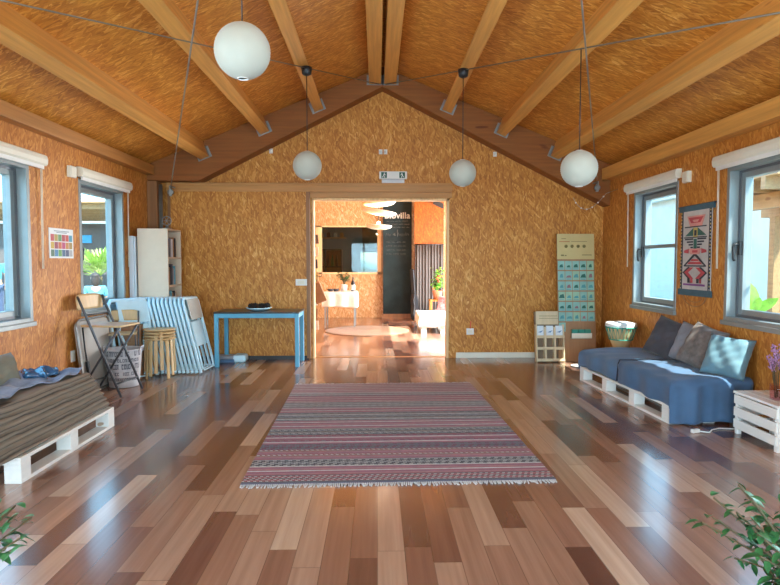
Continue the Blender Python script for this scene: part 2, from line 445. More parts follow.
# gable wall with the wide doorway
DX0, DX1, DZ = -.86, .955, 2.135
b = MB()
b.box(XL - .2, DX0, YB, YB + .12, 0, DZ); b.box(DX1, XR + .2, YB, YB + .12, 0, DZ)
b.prism([(XL - .2, YB, DZ), (XR + .2, YB, DZ), (XR + .2, YB, roof_z(XR + .2)), (RX, YB, RZ), (XL - .2, YB, roof_z(XL - .2))], (0, .12, 0))
struct(b.build('wall_back', 'osb_back'))
# rear wall behind the camera with a wide unseen glazed opening, added for light
b = MB()
b.box(XL - .2, -2.15, YR - .2, YR, 0, 2.3); b.box(2.25, XR + .2, YR - .2, YR, 0, 2.3)
b.prism([(XL - .2, YR - .2, 2.3), (XR + .2, YR - .2, 2.3), (XR + .2, YR - .2, roof_z(XR + .2)), (RX, YR - .2, RZ), (XL - .2, YR - .2, roof_z(XL - .2))], (0, .2, 0))
struct(b.build('wall_rear', 'osb_back'))
fr = MB()
for x in (-2.15, -.7, .75, 2.2): fr.box(x, x + .06, YR - .12, YR - .04, 0, 2.3)
fr.box(-2.15, 2.26, YR - .12, YR - .04, 2.24, 2.3)
dr = struct(fr.build('door_rear_added', 'alu'))
MB().box(-2.09, 2.2, YR - .085, YR - .08, .0, 2.24).build('pane', 'glass', dr)

# doorway lining, sliding rail, skirting
b = MB(); b.box(DX0 - .004, DX0 + .02, YB - .01, YB + .13, 0, DZ + .012); b.box(DX1 - .02, DX1 + .012, YB - .01, YB + .13, 0, DZ + .012)
b.box(DX0 - .004, DX1 + .012, YB - .01, YB + .13, DZ - .015, DZ + .012)
struct(b.build('trim_doorway', 'pine_z', bevel=.003))
b = MB(); b.box(-2.76, 1.0, YB - .085, YB, 2.225, 2.335); b.box(-2.76, 1.0, YB - .095, YB - .085, 2.30, 2.34)
struct(b.build('trim_rail', 'pine_x', bevel=.004))
b = MB(); b.box(DX0 - .03, 1.0, YB - .03, YB, DZ + .02, 2.225); struct(b.build('trim_header', 'pine_x'))
b = MB(); b.box(1.07, XR - .02, YB - .018, YB, 0, .075); struct(b.build('baseboard_back', 'cream', bevel=.004))
# sliding door panel
d = struct(MB().box(-2.72, DX0 - .03, YB - .075, YB - .035, .015, 2.235).build('door_sliding', 'osb_back'))
b = MB(); b.box(DX0 - .075, DX0 - .028, YB - .082, YB - .03, .015, 2.235); b.box(-2.745, -2.71, YB - .082, YB - .03, .015, 2.235)
b.build('edge_strip', 'darkbrown', d)
MB().box(-2.7, DX0 - .05, YB - .078, YB - .074, .0, .05).build('bottom_guide', 'black', d)

# hall: far wall with kitchen window, partition, kitchen room
KX0, KX1, KZ0, KZ1 = -1.42, .10, 1.02, 2.14
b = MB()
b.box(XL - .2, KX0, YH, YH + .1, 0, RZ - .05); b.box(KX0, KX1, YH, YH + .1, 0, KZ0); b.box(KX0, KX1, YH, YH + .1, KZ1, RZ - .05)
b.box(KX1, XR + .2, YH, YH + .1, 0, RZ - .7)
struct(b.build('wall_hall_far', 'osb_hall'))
kw = MB(); kw.box(KX0, KX1, YH - .02, YH + .06, KZ0, KZ0 + .04); kw.box(KX0, KX1, YH - .02, YH + .06, KZ1 - .03, KZ1)
kw.box(KX0, KX0 + .14, YH - .02, YH + .06, KZ0, KZ1); kw.box(KX1 - .09, KX1, YH - .02, YH + .06, KZ0, KZ1)
kw = struct(kw.build('window_kitchen', 'pine_z'))
MB().box(KX0 + .14, KX1 - .09, YH + .02, YH + .025, KZ0 + .04, KZ1 - .03).build('pane', 'kitchen_glass', kw)
b = MB(); b.box(-2.4, -2.3, YH + .1, 17.2, 0, 2.7); b.box(1.2, 1.3, YH + .1, 17.2, 0, 2.7); b.box(-2.4, 1.3, YH + .1, 17.2, 2.7, 2.8)
b.box(-2.4, -.52, 17.2, 17.3, 0, 2.7); b.box(.5, 1.3, 17.2, 17.3, 0, 2.7); b.box(-.52, .5, 17.2, 17.3, 0, .95); b.box(-.52, .5, 17.2, 17.3, 1.62, 2.7)
struct(b.build('wall_kitchen', 'wall_grey'))
b = MB(); b.box(-2.4, 1.3, YH + .1, 17.3, -.1, 0); struct(b.build('floor_kitchen', 'floor'))
b = MB(); b.box(-.52, .5, 17.22, 17.28, .95, .99); b.box(-.52, .5, 17.22, 17.28, 1.58, 1.62); b.box(-.52, -.48, 17.22, 17.28, .95, 1.62); b.box(.0, .04, 17.22, 17.28, .95, 1.62)
kb = struct(b.build('window_kitchen_back', 'alu'))
MB().box(-.48, .5, 17.245, 17.25, .99, 1.58).build('pane', 'glass', kb)

b = MB()
for x in (1.55, 2.47): b.prism([(x, YB + .15, roof_z(x) + .10), (x + .05, YB + .15, roof_z(x + .05) + .10), (x + .05, YB + .15, roof_z(x + .05) + .18), (x, YB + .15, roof_z(x) + .18)], (0, 10.4 - YB - .15, 0))
sk = struct(b.build('window_skylight_added', 'alu'))  # unseen skylight, added to let sun onto the hall floor
b = MB(); b.prism([(1.55, YB + .15, roof_z(1.55) + .15), (2.52, YB + .15, roof_z(2.52) + .15), (2.52, YB + .15, roof_z(2.52) + .155), (1.55, YB + .15, roof_z(1.55) + .155)], (0, 10.4 - YB - .15, 0)); b.build('pane', 'glass', sk)

# ------------------------------------------------------------------ windows
def window(name, side, y0, y1, full=True, transom=None):
    xw = XL if side < 0 else XR; s = side
    def bx(b, a0, a1, *r):
        lo, hi = sorted((xw + s * a0, xw + s * a1)); b.box(lo, hi, *r)
    def ring(b, a0, a1, Y0, Y1, Z0, Z1, w):
        bx(b, a0, a1, Y0, Y0 + w, Z0, Z1); bx(b, a0, a1, Y1 - w, Y1, Z0, Z1)
        bx(b, a0, a1, Y0 + w, Y1 - w, Z0, Z0 + w); bx(b, a0, a1, Y0 + w, Y1 - w, Z1 - w, Z1)
    b = MB(); ring(b, -.008, .16, y0, y1, ZS, ZT, .042)
    f = struct(b.build(name, 'alu', bevel=.003))
    b = MB(); ring(b, .075, .15, y0 + .042, y1 - .042, ZS + .042, ZT - .042, .022); b.build('gasket', 'alu_dark', f)
    b = MB(); ring(b, .085, .155, y0 + .055, y1 - .055, ZS + .05, ZT - .05, .058)
    if transom: bx(b, .09, .15, y0 + .11, y1 - .11, transom - .02, transom + .02)
    sa = b.build('sash', 'alu', f, bevel=.004)
    b = MB(); bx(b, .12, .125, y0 + .10, y1 - .10, ZS + .09, ZT - .09); b.build('pane', 'glass', sa)
    b = MB(); bx(b, -.03, .04, y0 - .01, y1 + .01, ZS - .03, ZS + .008); b.build('sill', 'alu', f, bevel=.003)
    if full:
        yh = (y1 - .085) if side > 0 else (y0 + .085)
        b = MB(); bx(b, .06, .085, yh - .014, yh + .014, 1.36, 1.48)
        xx = xw + s * .055
        b.tube([(xx, yh, 1.45), (xx - s * .035, yh, 1.45), (xx - s * .045, yh, 1.42), (xx - s * .04, yh, 1.33), (xx - s * .03, yh, 1.31)], .011, 8)
        b.build('handle', 'black', sa)
    return f
for i, (a, c) in enumerate(WIN_Y):
    window('window_%d' % (i + 1), -1, a, c, i < 2)
    window('window_%d' % (i + 5), 1, a, c, i < 2, 1.475 if i == 0 else None)

def blind(side, y0, y1, label):
    xw = XL if side < 0 else XR; s = -side
    t = thing('roller_blind', label, 'blind', (xw, (y0 + y1) / 2, 2.13), 'roller blind cassettes above the side windows')
    def X(a): return xw + s * a
    # cassette profile swept along Y
    pr = [(.0, 2.235), (.045, 2.235), (.06, 2.225), (.068, 2.19), (.064, 2.155), (.05, 2.14), (.0, 2.14)]
    b = MB(); b.prism([(X(px), y0, pz) for px, pz in pr], (0, y1 - y0, 0)); b.build('cassette', 'cream', t)
    b = MB(); b.box(min(X(.03), X(.048)), max(X(.03), X(.048)), y0 + .03, y1 - .03, 2.108, 2.142); b.build('bottom_bar', 'white', t)
    b = MB()
    for k in (0, .018): b.tube([(X(.03), y1 - .035 - k, 2.14), (X(.025), y1 - .035 - k, 1.75), (X(.02), y1 - .035 - k, 1.24)], .0035, 6)
    b.build('pull_cord', 'cream', t)
blind(-1, 5.87, 7.04, 'white roller blind cassette over the left wall window nearest the gable')
blind(-1, 3.92, 5.26, 'white roller blind cassette over the left window cut by the picture edge')
blind(1, 5.85, 7.08, 'cream roller blind cassette above the right wall window beside the totem tapestry')
blind(1, 3.92, 5.21, 'cream roller blind cassette over the right window above the blue pillow and crate')

# ------------------------------------------------------------------ roof timbers
def purlin(x, zb, w, h, side, label, y1=7.64, bracket=True, y0=YR, tilt=True, wood='pine'):
    t = thing('roof_beam', label, 'beam', (x, y1, zb), 'pine roof beams running along the room')
    ang = -side * math.atan(RS) if tilt else 0
    m = Matrix.Translation((x, 0, zb)) @ Matrix.Rotation(-ang, 4, 'Y')
    b = MB(); b.box(-w / 2, w / 2, y0, y1, 0, h, m); b.build('timber', wood, t, bevel=.006)
    if bracket:
        b = MB(); m2 = m
        b.box(-w / 2 - .004, -w / 2, y1 - .06, y1, .0, h * .6, m2); b.box(w / 2, w / 2 + .004, y1 - .06, y1, 0, h * .6, m2)
        b.box(-w / 2 - .03, w / 2 + .03, y1 - .004, y1, -.012, h * .6, m2)
        b.build('joist_hanger', 'steel', t)
for x, sd, lb in ((-2.20, -1, 'pine roof beam on the left slope nearest the left windows'),
                  (-1.43, -1, 'middle pine roof beam of the left slope, beside the top left lantern'),
                  (-.74, -1, 'pine roof beam of the left slope closest to the ridge'),
                  (.90, 1, 'pine roof beam of the right slope closest to the ridge'),
                  (1.60, 1, 'middle pine roof beam of the right slope'),
                  (2.30, 1, 'pine roof beam on the right slope nearest the right windows')):
    h = .22; zb = roof_z(x) - .225
    purlin(x, zb, .125, h, sd, lb)
purlin(-.022, 3.575, .155, .19, 0, 'left one of the paired pine ridge beams', tilt=False)
purlin(.172, 3.575, .155, .19, 0, 'right one of the paired pine ridge beams', tilt=False)
purlin(XL + .055, 2.41, .11, .12, 0, 'dark pine eaves beam along the top of the left wall', wood='pine_dark', tilt=False, bracket=False, y1=7.62)
purlin(XR - .065, 2.36, .13, .15, 0, 'pine eaves beam along the top of the right wall', tilt=False, bracket=False, y1=7.62)
for sx, lb in ((-1, 'left red-brown sloping gable rafter'), (1, 'right red-brown sloping gable rafter')):
    x1 = XL + .005 if sx < 0 else XR - .005
    zl = lambda x: 3.55 - .51 * abs(x - RX)
    xm = RX
    low = [(x1, 7.645, zl(x1))] if sx > 0 else [(RX - (3.55 - 2.345) / .51, 7.645, 2.345), (x1, 7.645, 2.345)]
    b = MB(); b.prism([(xm, 7.645, zl(xm))] + low + [(x1, 7.645, roof_z(x1) - .003), (xm, 7.645, roof_z(xm) - .003)], (0, .233, 0))
    o = b.build('gable_rafter', 'glulam', origin=(x1, 7.76, 2.0)); tag(o, lb, 'rafter', 'gable rafters against the back wall')
# vertical corner post in the dark back left corner
b = MB(); b.box(XL + .005, XL + .13, 7.63, 7.775, .0, 2.335); tag(b.build('corner_post', 'darkbrown', origin=(XL + .07, 7.7, 0)), 'dark brown timber post in the left back corner', 'post')

# tie cables, corner cables and pulleys
def cable(name, pts, r, label, cat='cable', mat='steel_cable'):
    b = MB(); b.tube(pts, r, 6); o = b.build(name, mat, origin=pts[0]); return tag(o, label, cat)
PA = Vector((.03, 7.62, 3.57)); PB_ = Vector((.12, 7.62, 3.57))
LE = Vector((-2.94, .66, 2.12)); RE = Vector((3.04, .53, 2.02))
def on(a, bb, t): return a + (bb - a) * t
cable('tie_cable', [PA, on(PA, LE, .5), LE], .0055, 'thin steel tie cable running from the ridge to the left eaves')
cable('tie_cable', [PB_, on(PB_, RE, .5), RE], .0055, 'thin steel tie cable running from the ridge to the right eaves')
def corner_cable(x, pts, label):
    cable('corner_cable', pts, .006, label, mat='steel')
corner_cable(0, [(-2.60, 7.50, 2.22), (-.95, 3.24, 2.75), (.75, -1.15, 3.29)], 'grey cable slanting up from the pulley in the left back corner')
corner_cable(0, [(2.82, 7.50, 2.30), (1.10, 3.21, 2.735), (-1.10, -2.28, 3.292)], 'grey cable rising behind the right lantern to the roof')
def pulley(x, y, z, label):
    t = thing('pulley', label, 'pulley', (x, y, z), 'steel pulleys at the corner cables')
    b = MB(); b.lathe([(.02, -.012), (.038, -.012), (.03, 0), (.038, .012), (.02, .012)], (x, y, z), 16, True, Matrix.Rotation(R(90), 4, 'X')); b.build('wheel', 'steel', t)
    b = MB(); b.box(x - .012, x + .012, y - .022, y - .016, z - .05, z + .07); b.box(x - .012, x + .012, y + .016, y + .022, z - .05, z + .07); b.box(x - .012, x + .012, y - .022, y + .14, z + .066, z + .08); b.build('bracket', 'steel', t)
pulley(-2.60, 7.50, 2.18, 'steel pulley hanging in the dark left back corner')
pulley(2.82, 7.50, 2.25, 'steel pulley in the right back corner behind the lantern')
b = MB(); b.tube([(-2.809, 7.70, 2.3), (-2.809, 7.70, .02)], .012, 8); b.tube([(-2.785, 7.70, 2.3), (-2.785, 7.70, .02)], .012, 8)
tag(b.build('conduit_pipe', 'steel', origin=(-2.8, 7.70, .02)), 'pair of thin grey conduit pipes on the corner post behind the tall cabinet', 'pipe')

# ------------------------------------------------------------------ paper lanterns
def lantern(x, y, z, r, ztop, label, rose=True, group='white paper globe lanterns'):
    t = thing('paper_lantern', label, 'lantern', (x, y, z), group)
    prof = []; n = 46
    for i in range(n + 1):
        a = PI * (.06 + .88 * i / n); rr = r * math.sin(a) * (1 + (.012 if i % 2 else -.004)); prof.append((rr, z - r * math.cos(a)))
    b = MB(); b.lathe(prof, (x, y, 0), 36, False); b.build('paper_shade', 'paper', t, solid=.002)
    b = MB(); b.tube([(x + r * .19 * math.cos(2 * PI * k / 20), y + r * .19 * math.sin(2 * PI * k / 20), z - r * .98) for k in range(20)], .004, 6, True)
    b.build('wire_ring', 'white', t); b = MB(); b.tube([(x + r * .19 * math.cos(2 * PI * k / 20), y + r * .19 * math.sin(2 * PI * k / 20), z + r * .98) for k in range(20)], .004, 6, True)
    b.tube([(x - r * .19, y, z + r * .98), (x, y, z + r * 1.02), (x + r * .19, y, z + r * .98)], .003, 6)
    b.build('wire_ring', 'white', t)
    b = MB(); b.tube([(x, y, ztop + .004), (x, y, z + r * .5)], .004, 6); b.build('cord', 'black', t)
    b = MB(); b.lathe([(.012, z + r * .2), (.02, z + r * .25), (.02, z + r * .5), (.008, z + r * .55)], (x, y, 0), 12); b.ball((x, y, z + r * .05), (.03, .03, .04)); b.build('bulb', 'white', t)
    if rose:
        b = MB(); b.lathe([(.02, ztop - .075), (.045, ztop - .06), (.055, ztop + .005), (.04, ztop + .012)], (x, y, 0), 16); b.build('ceiling_rose', 'black', t)
p = on(PA, LE, .2438); lantern(p.x, p.y, 2.26, .141, p.z, 'white paper lantern over the sliding door, hanging from the left cable')
p = on(PB_, RE, .250); lantern(p.x, p.y, 2.18, .131, p.z, 'white paper lantern hanging right of the doorway below the right cable')
lantern(-.686, 3.07, 2.375, .139, 3.42, 'largest white paper lantern, high up at the top left', False)
p = on(PB_, RE, .467); lantern(p.x, p.y, 1.985, .131, p.z, 'white paper lantern in front of the right back corner, low beside the right wall', False)
# string of tiny lights below the right lantern
t = thing('string_light', 'thin wire with tiny bulbs sagging in the right back corner', 'string light', (2.6, 7.3, 2.05))
pts = [(2.46 + .42 * k / 12, 7.35, 2.11 - .17 * math.sin(PI * (k / 12) ** .8) + .05 * k / 12) for k in range(13)]
MB().tube(pts + [(3.045, 7.40, 2.22)], .003, 5).build('wire', 'steel', t)
for k in range(1, 12, 2): MB().ball(pts[k], .010, 8, 6).build('bulb', 'white', t)

# ------------------------------------------------------------------ wall fittings
def plate(name, label, cat, x, y, z, w, h, axis, mat='white'):
    t = thing(name, label, cat, (x, y, z - h / 2))
    b = MB()
    if axis == 'y': b.box(x - w / 2, x + w / 2, y - .012, y, z - h / 2, z + h / 2)
    else:
        s = 1 if axis == '+x' else -1; b.box(min(x, x + s * .012), max(x, x + s * .012), y - w / 2, y + w / 2, z - h / 2, z + h / 2)
    b.build('plate', mat, t, bevel=.003)
    b = MB()
    if axis == 'y': b.box(x - w * .3, x + w * .3, y - .018, y - .011, z - h * .3, z + h * .3)
    else:
        s = 1 if axis == '+x' else -1; b.box(min(x + s * .011, x + s * .017), max(x + s * .011, x + s * .017), y - w * .3, y + w * .3, z - h * .3, z + h * .3)
    b.build('insert', 'cream', t, bevel=.002)
    return t
plate('light_switch', 'white double light switch on the sliding door beside the doorway', 'switch', -1.005, YB - .075, 1.03, .15, .085, 'y')
t = plate('wall_socket', 'white socket with short red wire, low on the wall right of the doorway', 'socket', 1.26, YB, .36, .10, .085, 'y')
MB().tube([(1.262, YB - .008, .40), (1.265, YB - .008, .46), (1.27, YB - .008, .50)], .006, 6).build('wire', 'red_flower', t)
plate('wall_socket', 'white socket low on the left wall beside the grey folded table', 'socket', XL, 5.70, .39, .075, .11, '+x')
for x, y, z, ax, lb in ((XL, 5.745, 2.165, 1, 'cream junction box on the left wall between the two blinds'), (XR, 5.715, 2.13, -1, 'cream junction box on the right wall above the tapestry')):
    t = thing('junction_box', lb, 'junction box', (x, y, z - .06))
    b = MB(); b.box(min(x, x + ax * .04), max(x, x + ax * .04), y - .055, y + .055, z - .055, z + .055); b.build('housing', 'cream', t, bevel=.006)
    b = MB(); b.box(min(x + ax * .04, x + ax * .046), max(x + ax * .04, x + ax * .046), y - .045, y + .045, z - .045, z + .045); b.build('cover', 'cream', t, bevel=.003)
# small brackets on the gable: screws/eyes seen as pale dots
for x, z, lb in ((-1.40, 2.77, 'small white spot fitting on the gable wall left of the far lantern'), (.05, 2.765, 'small white spot fitting on the gable wall above the exit sign, left of its twin'), (.115, 2.765, 'small white spot fitting on the gable wall above the exit sign, right of its twin'), (1.575, 2.74, 'small white spot fitting on the gable wall below the right rafter')):
    t = thing('spot_fitting', lb, 'fitting', (x, YB, z), 'small spot fittings on the gable wall')
    b = MB(); b.lathe([(.022, 0), (.022, .02), (.016, .05), (.004, .052)], (x, YB, z), 12, True, Matrix.Rotation(R(90), 4, 'X')); b.build('housing', 'white', t)
    b = MB(); b.box(x - .024, x + .024, YB - .014, YB, z - .035, z + .028); b.build('plate', 'white', t, bevel=.003)

# emergency exit sign above the doorway
t = thing('exit_sign', 'white emergency exit sign with green pictograms above the doorway', 'sign', (.215, YB, 2.30))
MB().box(.03, .40, YB - .05, YB, 2.40, 2.50).build('housing', 'white', t, bevel=.008)
b = MB(); b.prism([(.065, YB - .05, 2.395), (.365, YB - .05, 2.395), (.365, YB - .05, 2.31), (.065, YB - .05, 2.31)], (0, .03, 0)); b.build('lens', 'board_white', t, bevel=.006)
M['sign_green'] = plain('dark_sign_green', (.01, .09, .05), .5)
b = MB(); yy = YB - .0515
for cx, s in ((.095, 1), (.335, -1)):
    MB().box(cx - .038, cx + .038, yy, yy + .002, 2.412, 2.488).build('pictogram_panel', 'sign_green', t)
yy -= .001
for cx, s in ((.095, 1), (.335, -1)):   # running figure
    b = MB()
    b.box(cx - .006 + s * .004, cx + .006 + s * .004, yy, yy + .001, 2.468, 2.480)
    b.prism([(cx - s * .006, yy, 2.465), (cx + s * .010, yy, 2.465), (cx + s * .002, yy, 2.44), (cx - s * .010, yy, 2.44)], (0, .001, 0))
    b.prism([(cx + s * .008, yy, 2.462), (cx + s * .024, yy, 2.452), (cx + s * .022, yy, 2.447), (cx + s * .006, yy, 2.455)], (0, .001, 0))
    b.prism([(cx - s * .002, yy, 2.44), (cx + s * .012, yy, 2.432), (cx + s * .012, yy, 2.417), (cx + s * .004, yy, 2.417), (cx + s * .004, yy, 2.429)], (0, .001, 0))
    b.prism([(cx - s * .010, yy, 2.44), (cx - s * .002, yy, 2.44), (cx - s * .022, yy, 2.419), (cx - s * .028, yy, 2.424)], (0, .001, 0))
    b.build('pictogram', 'white', t)

# colour-tile poster on the left wall
tiles = [(.75, .05, .06), (.62, .42, .04), (.10, .38, .09), (.60, .02, .04), (.80, .06, .03), (.03, .45, .65), (.85, .55, .02), (.45, .02, .07), (.85, .15, .02), (.70, .02, .20), (.80, .30, .02), (.52, .33, .04), (.06, .20, .09), (.02, .28, .60), (.12, .50, .05), (.01, .13, .30), (.03, .06, .19), (.55, .57, .58)]
mats = [plain('poster_paper', (.72, .74, .74), .6, 0, .03), plain('poster_grey_print', (.25, .30, .34), .6)] + [plain('poster_tile_%d' % i, tuple(.06 + .55 * q for q in c), .6, 0, .05) for i, c in enumerate(tiles)]
b = MB(); px = XL + .006
b.box(XL, px, 5.35, 5.765, 1.335, 1.61)
b.mi = 1
for z, w0, w1 in ((1.585, 5.43, 5.69), (1.572, 5.47, 5.65)): b.box(px, px + .001, w0, w1, z - .004, z + .004)
for i in range(18):
    b.mi = 2 + i; c, r_ = i % 6, i // 6
    b.box(px, px + .001, 5.372 + c * .063, 5.372 + c * .063 + .056, 1.492 - r_ * .070, 1.492 - r_ * .070 + .062)
tag(b.build('poster', mats, origin=(XL, 5.55, 1.335)), 'white poster of coloured square tiles on the left wall between the windows', 'poster')

# ------------------------------------------------------------------ totem tapestry on the right wall
tp = thing('tapestry', 'long woven tapestry with a geometric totem figure on the right wall', 'tapestry', (XR, 5.53, .98))
mats = [cloth('tapestry_white', (.50, .46, .42)), cloth('tapestry_black', (.025, .022, .03)), cloth('tapestry_red', (.45, .045, .05)), cloth('tapestry_pink', (.62, .26, .22)), cloth('tapestry_green', (.03, .11, .08)), cloth('tapestry_violet', (.20, .05, .20)), cloth('tapestry_yellow', (.55, .42, .10))]
b = MB(); XT = XR - .016
TQ = 0.0
def tq(mi, pts):   # pts in (u,v): u 0..1 far->near (left to right in view), v 0..1 bottom->top
    global TQ; TQ += .00008
    b.mi = mi; b.prism([(XT - .0003 - TQ, 5.80 - u * .53, 1.03 + v * .765) for u, v in pts], (-.0012, 0, 0))
b.mi = 0; b.box(XR - .016, XR - .008, 5.27, 5.80, 1.03, 1.795)
rect = lambda mi, u0, u1, v0, v1: tq(mi, [(u0, v0), (u1, v0), (u1, v1), (u0, v1)])
rect(1, .0, .075, 0, 1); rect(1, .925, 1, 0, 1)
for k in range(24):
    rect(6 if k % 2 else 0, .012, .035, k / 24 + .008, k / 24 + .026); rect(6 if k % 2 else 0, .965, .988, k / 24 + .008, k / 24 + .026)
tq(3, [(.22, .93), (.82, .93), (.72, .80), (.32, .80)]); tq(2, [(.26, .91), (.76, .91), (.66, .84), (.36, .84)]); tq(3, [(.40, .88), (.62, .88), (.58, .85), (.44, .85)])
rect(1, .14, .86, .785, .80)
tq(4, [(.16, .68), (.44, .78), (.44, .68)]); tq(4, [(.86, .68), (.58, .78), (.58, .68)]); tq(6, [(.44, .78), (.58, .78), (.58, .66), (.44, .66)]); tq(1, [(.47, .75), (.55, .75), (.55, .68), (.47, .68)])
rect(1, .12, .88, .655, .668)
for k in range(4):
    w = .34 - k * .065
    rect(1, .5 - w, .44, .63 - k * .035, .65 - k * .035); rect(1, .58, .52 + w, .63 - k * .035, .65 - k * .035)
rect(4, .46, .56, .52, .64)
tq(2, [(.14, .50), (.30, .52), (.30, .46), (.14, .47)]); tq(2, [(.88, .50), (.72, .52), (.72, .46), (.88, .47)]); tq(3, [(.30, .52), (.72, .52), (.66, .45), (.36, .45)]); rect(2, .42, .60, .47, .50)
tq(1, [(.46, .45), (.56, .45), (.88, .31), (.82, .31), (.51, .43), (.20, .31), (.14, .31)]); rect(1, .14, .88, .295, .312)
tq(2, [(.42, .39), (.60, .39), (.76, .325), (.26, .325)]); tq(0, [(.36, .363), (.66, .363), (.68, .355), (.34, .355)])
tq(1, [(.10, .22), (.30, .292), (.36, .285), (.20, .22), (.36, .14), (.30, .14)]); tq(1, [(.92, .22), (.72, .292), (.66, .285), (.82, .22), (.66, .14), (.72, .14)])
tq(2, [(.16, .22), (.36, .285), (.48, .285), (.30, .22), (.48, .145), (.36, .145)]); tq(2, [(.86, .22), (.66, .285), (.54, .285), (.72, .22), (.54, .145), (.66, .145)])
rect(1, .28, .36, .09, .145); rect(2, .38, .46, .09, .145); rect(1, .58, .66, .09, .145); rect(2, .68, .74, .09, .145)
rect(5, .14, .86, .055, .08)
b.build('woven_panel', mats, tp)
M['tap_band'] = cloth('dark_teal_band', (.035, .085, .11))
MB().box(XR - .022, XR - .006, 5.23, 5.84, 1.79, 1.845).build('top_band', 'tap_band', tp)
MB().box(XR - .022, XR - .006, 5.25, 5.83, .975, 1.035).build('bottom_band', 'tap_band', tp)
b = MB(); b.tube([(XR - .014, 5.20, 1.84), (XR - .014, 5.86, 1.84)], .008, 8); b.build('hanging_rod', 'black', tp)
b = MB(); b.tube([(XR - .012, 5.54 + .20 * math.cos(PI * k / 18), .975 - .10 * math.sin(PI * k / 18)) for k in range(19)], .004, 6)
b.tube([(XR - .012, 5.54 + .14 * math.cos(PI * k / 18), .975 - .06 * math.sin(PI * k / 18)) for k in range(19)], .003, 6); b.build('fringe_wire', 'cardboard', tp)

# ------------------------------------------------------------------ rug
def make_rug():
    t = thing('rug', 'flat-woven striped kilim rug in reds, greys and white on the wooden floor', 'rug', (0, 0, 0))
    wv = lambda n, c: cloth(n, c, .95, 500, .2, 30)
    def dashes(name, a, c, period, duty=.5):
        m, nt, bs = nmat(name)
        tc = nd(nt, 'ShaderNodeTexCoord'); sp = nd(nt, 'ShaderNodeSeparateXYZ'); nt.links.new(tc.outputs['Object'], sp.inputs[0])
        v = math_(nt, 'ADD', math_(nt, 'DIVIDE', sp.outputs[0], period), math_(nt, 'MULTIPLY', math_(nt, 'FLOOR', math_(nt, 'MULTIPLY', sp.outputs[1], 80.0)), .37))
        f = math_(nt, 'LESS_THAN', math_(nt, 'FRACT', v), duty)
        nt.links.new(mix(nt, f, a, c), bs.inputs['Base Color']); bs.inputs['Roughness'].default_value = .95
        return m
    red, mag, gry, wht, blk, pnk, tan, nvy = (.19, .020, .026), (.165, .016, .050), (.125, .125, .135), (.36, .33, .31), (.020, .014, .018), (.24, .062, .068), (.165, .098, .065), (.040, .034, .062)
    mats = [wv('rug_red', red), wv('rug_magenta', mag), wv('rug_grey', gry), wv('rug_white', wht), wv('rug_black', blk), wv('rug_pink', pnk), wv('rug_tan', tan), wv('rug_navy', nvy),
            dashes('rug_white_on_black', blk, wht, .05), dashes('rug_white_on_red', red, wht, .035), dashes('rug_grey_on_magenta', mag, gry, .06), dashes('rug_black_on_grey', gry, blk, .07)]
    b = MB(); Wd, L = 1.86, 2.79; y = -L / 2; rnd = random.Random(3)
    bands = [([7, 4], .03), ([9, 0, 9, 4], .10), ([0, 5, 1, 0, 3], .16), ([8, 4, 8, 2], .12), ([0, 1, 5, 0, 6, 9], .20), ([10, 7, 10, 4], .12), ([1, 5, 3, 1, 10, 0], .22), ([11, 2, 8, 2, 6], .17),
             ([5, 1, 0, 3, 1, 5], .22), ([2, 11, 3, 2, 6, 11, 2], .26), ([0, 5, 0, 3, 1], .17), ([2, 6, 2, 11, 3], .2), ([5, 0, 5, 3, 0, 1], .24), ([10, 6, 2, 3], .14), ([0, 5, 3, 0, 5], .20), ([6, 5, 0, 3, 0], .23)]
    tot = sum(x[1] for x in bands)
    for seq, wid in bands:
        wid *= L / tot; reps = max(1, round(wid / (.015 * len(seq)))); n = reps * len(seq)
        for k in range(n):
            b.mi = seq[k % len(seq)]; h = wid / n
            b.box(-Wd / 2, Wd / 2, y, y + h, 0.001, .011); y += h
    b.build('woven_field', mats, t)
    for s in (-1, 1):
        f = MB()
        for k in range(170):
            x = -Wd / 2 + Wd * (k + .5) / 170; l = .03 + rnd.random() * .025; dx = rnd.uniform(-.012, .012)
            f.prism([(x - .004, s * L / 2, .002), (x + .004, s * L / 2, .002), (x + dx + .003, s * (L / 2 + l), .002), (x + dx - .003, s * (L / 2 + l), .002)], (0, 0, .005))
        f.build('fringe', 'wool_white', t)
    t.location = (.10, 4.78, 0); t.rotation_euler = (0, 0, R(1.4))
make_rug()

# ------------------------------------------------------------------ pallets
def pallet(label, x0, x1, y0, y1, nb, h=.155, group='white painted pallets used as bench bases'):
    t = thing('pallet', label, 'pallet', ((x0 + x1) / 2, (y0 + y1) / 2, 0), group)
    th = .022; bw = .10; ys = [y0 + (y1 - y0 - bw) * k / (nb - 1) for k in range(nb)]
    xs = [(x0, x0 + .10), ((x0 + x1) / 2 - .05, (x0 + x1) / 2 + .05), (x1 - .10, x1)]
    for a, c in xs:
        MB().box(a, c, y0, y1, 0.0, th).build('bottom_board', 'white_paint', t, bevel=.003)
        for yy in ys: MB().box(a, c, yy, yy + bw, th, h - 2 * th).build('block', 'white_paint', t, bevel=.003)
    for yy in ys: MB().box(x0, x1, yy, yy + bw, h - 2 * th, h - th).build('cross_board', 'white_paint', t, bevel=.003)
    w = (x1 - x0 - .10) / 4
    for k in range(5): MB().box(x0 + k * w + .0, x0 + k * w + .10, y0, y1, h - th, h).build('deck_board', 'white_paint', t, bevel=.003)
    return t
pallet('white painted pallet under the brown striped blanket by the left wall', -2.90, -2.085, 3.42, 4.64, 3)
bedP = pallet('white painted pallet under the blue bed against the right wall', 2.235, 2.925, 4.60, 6.36, 4)

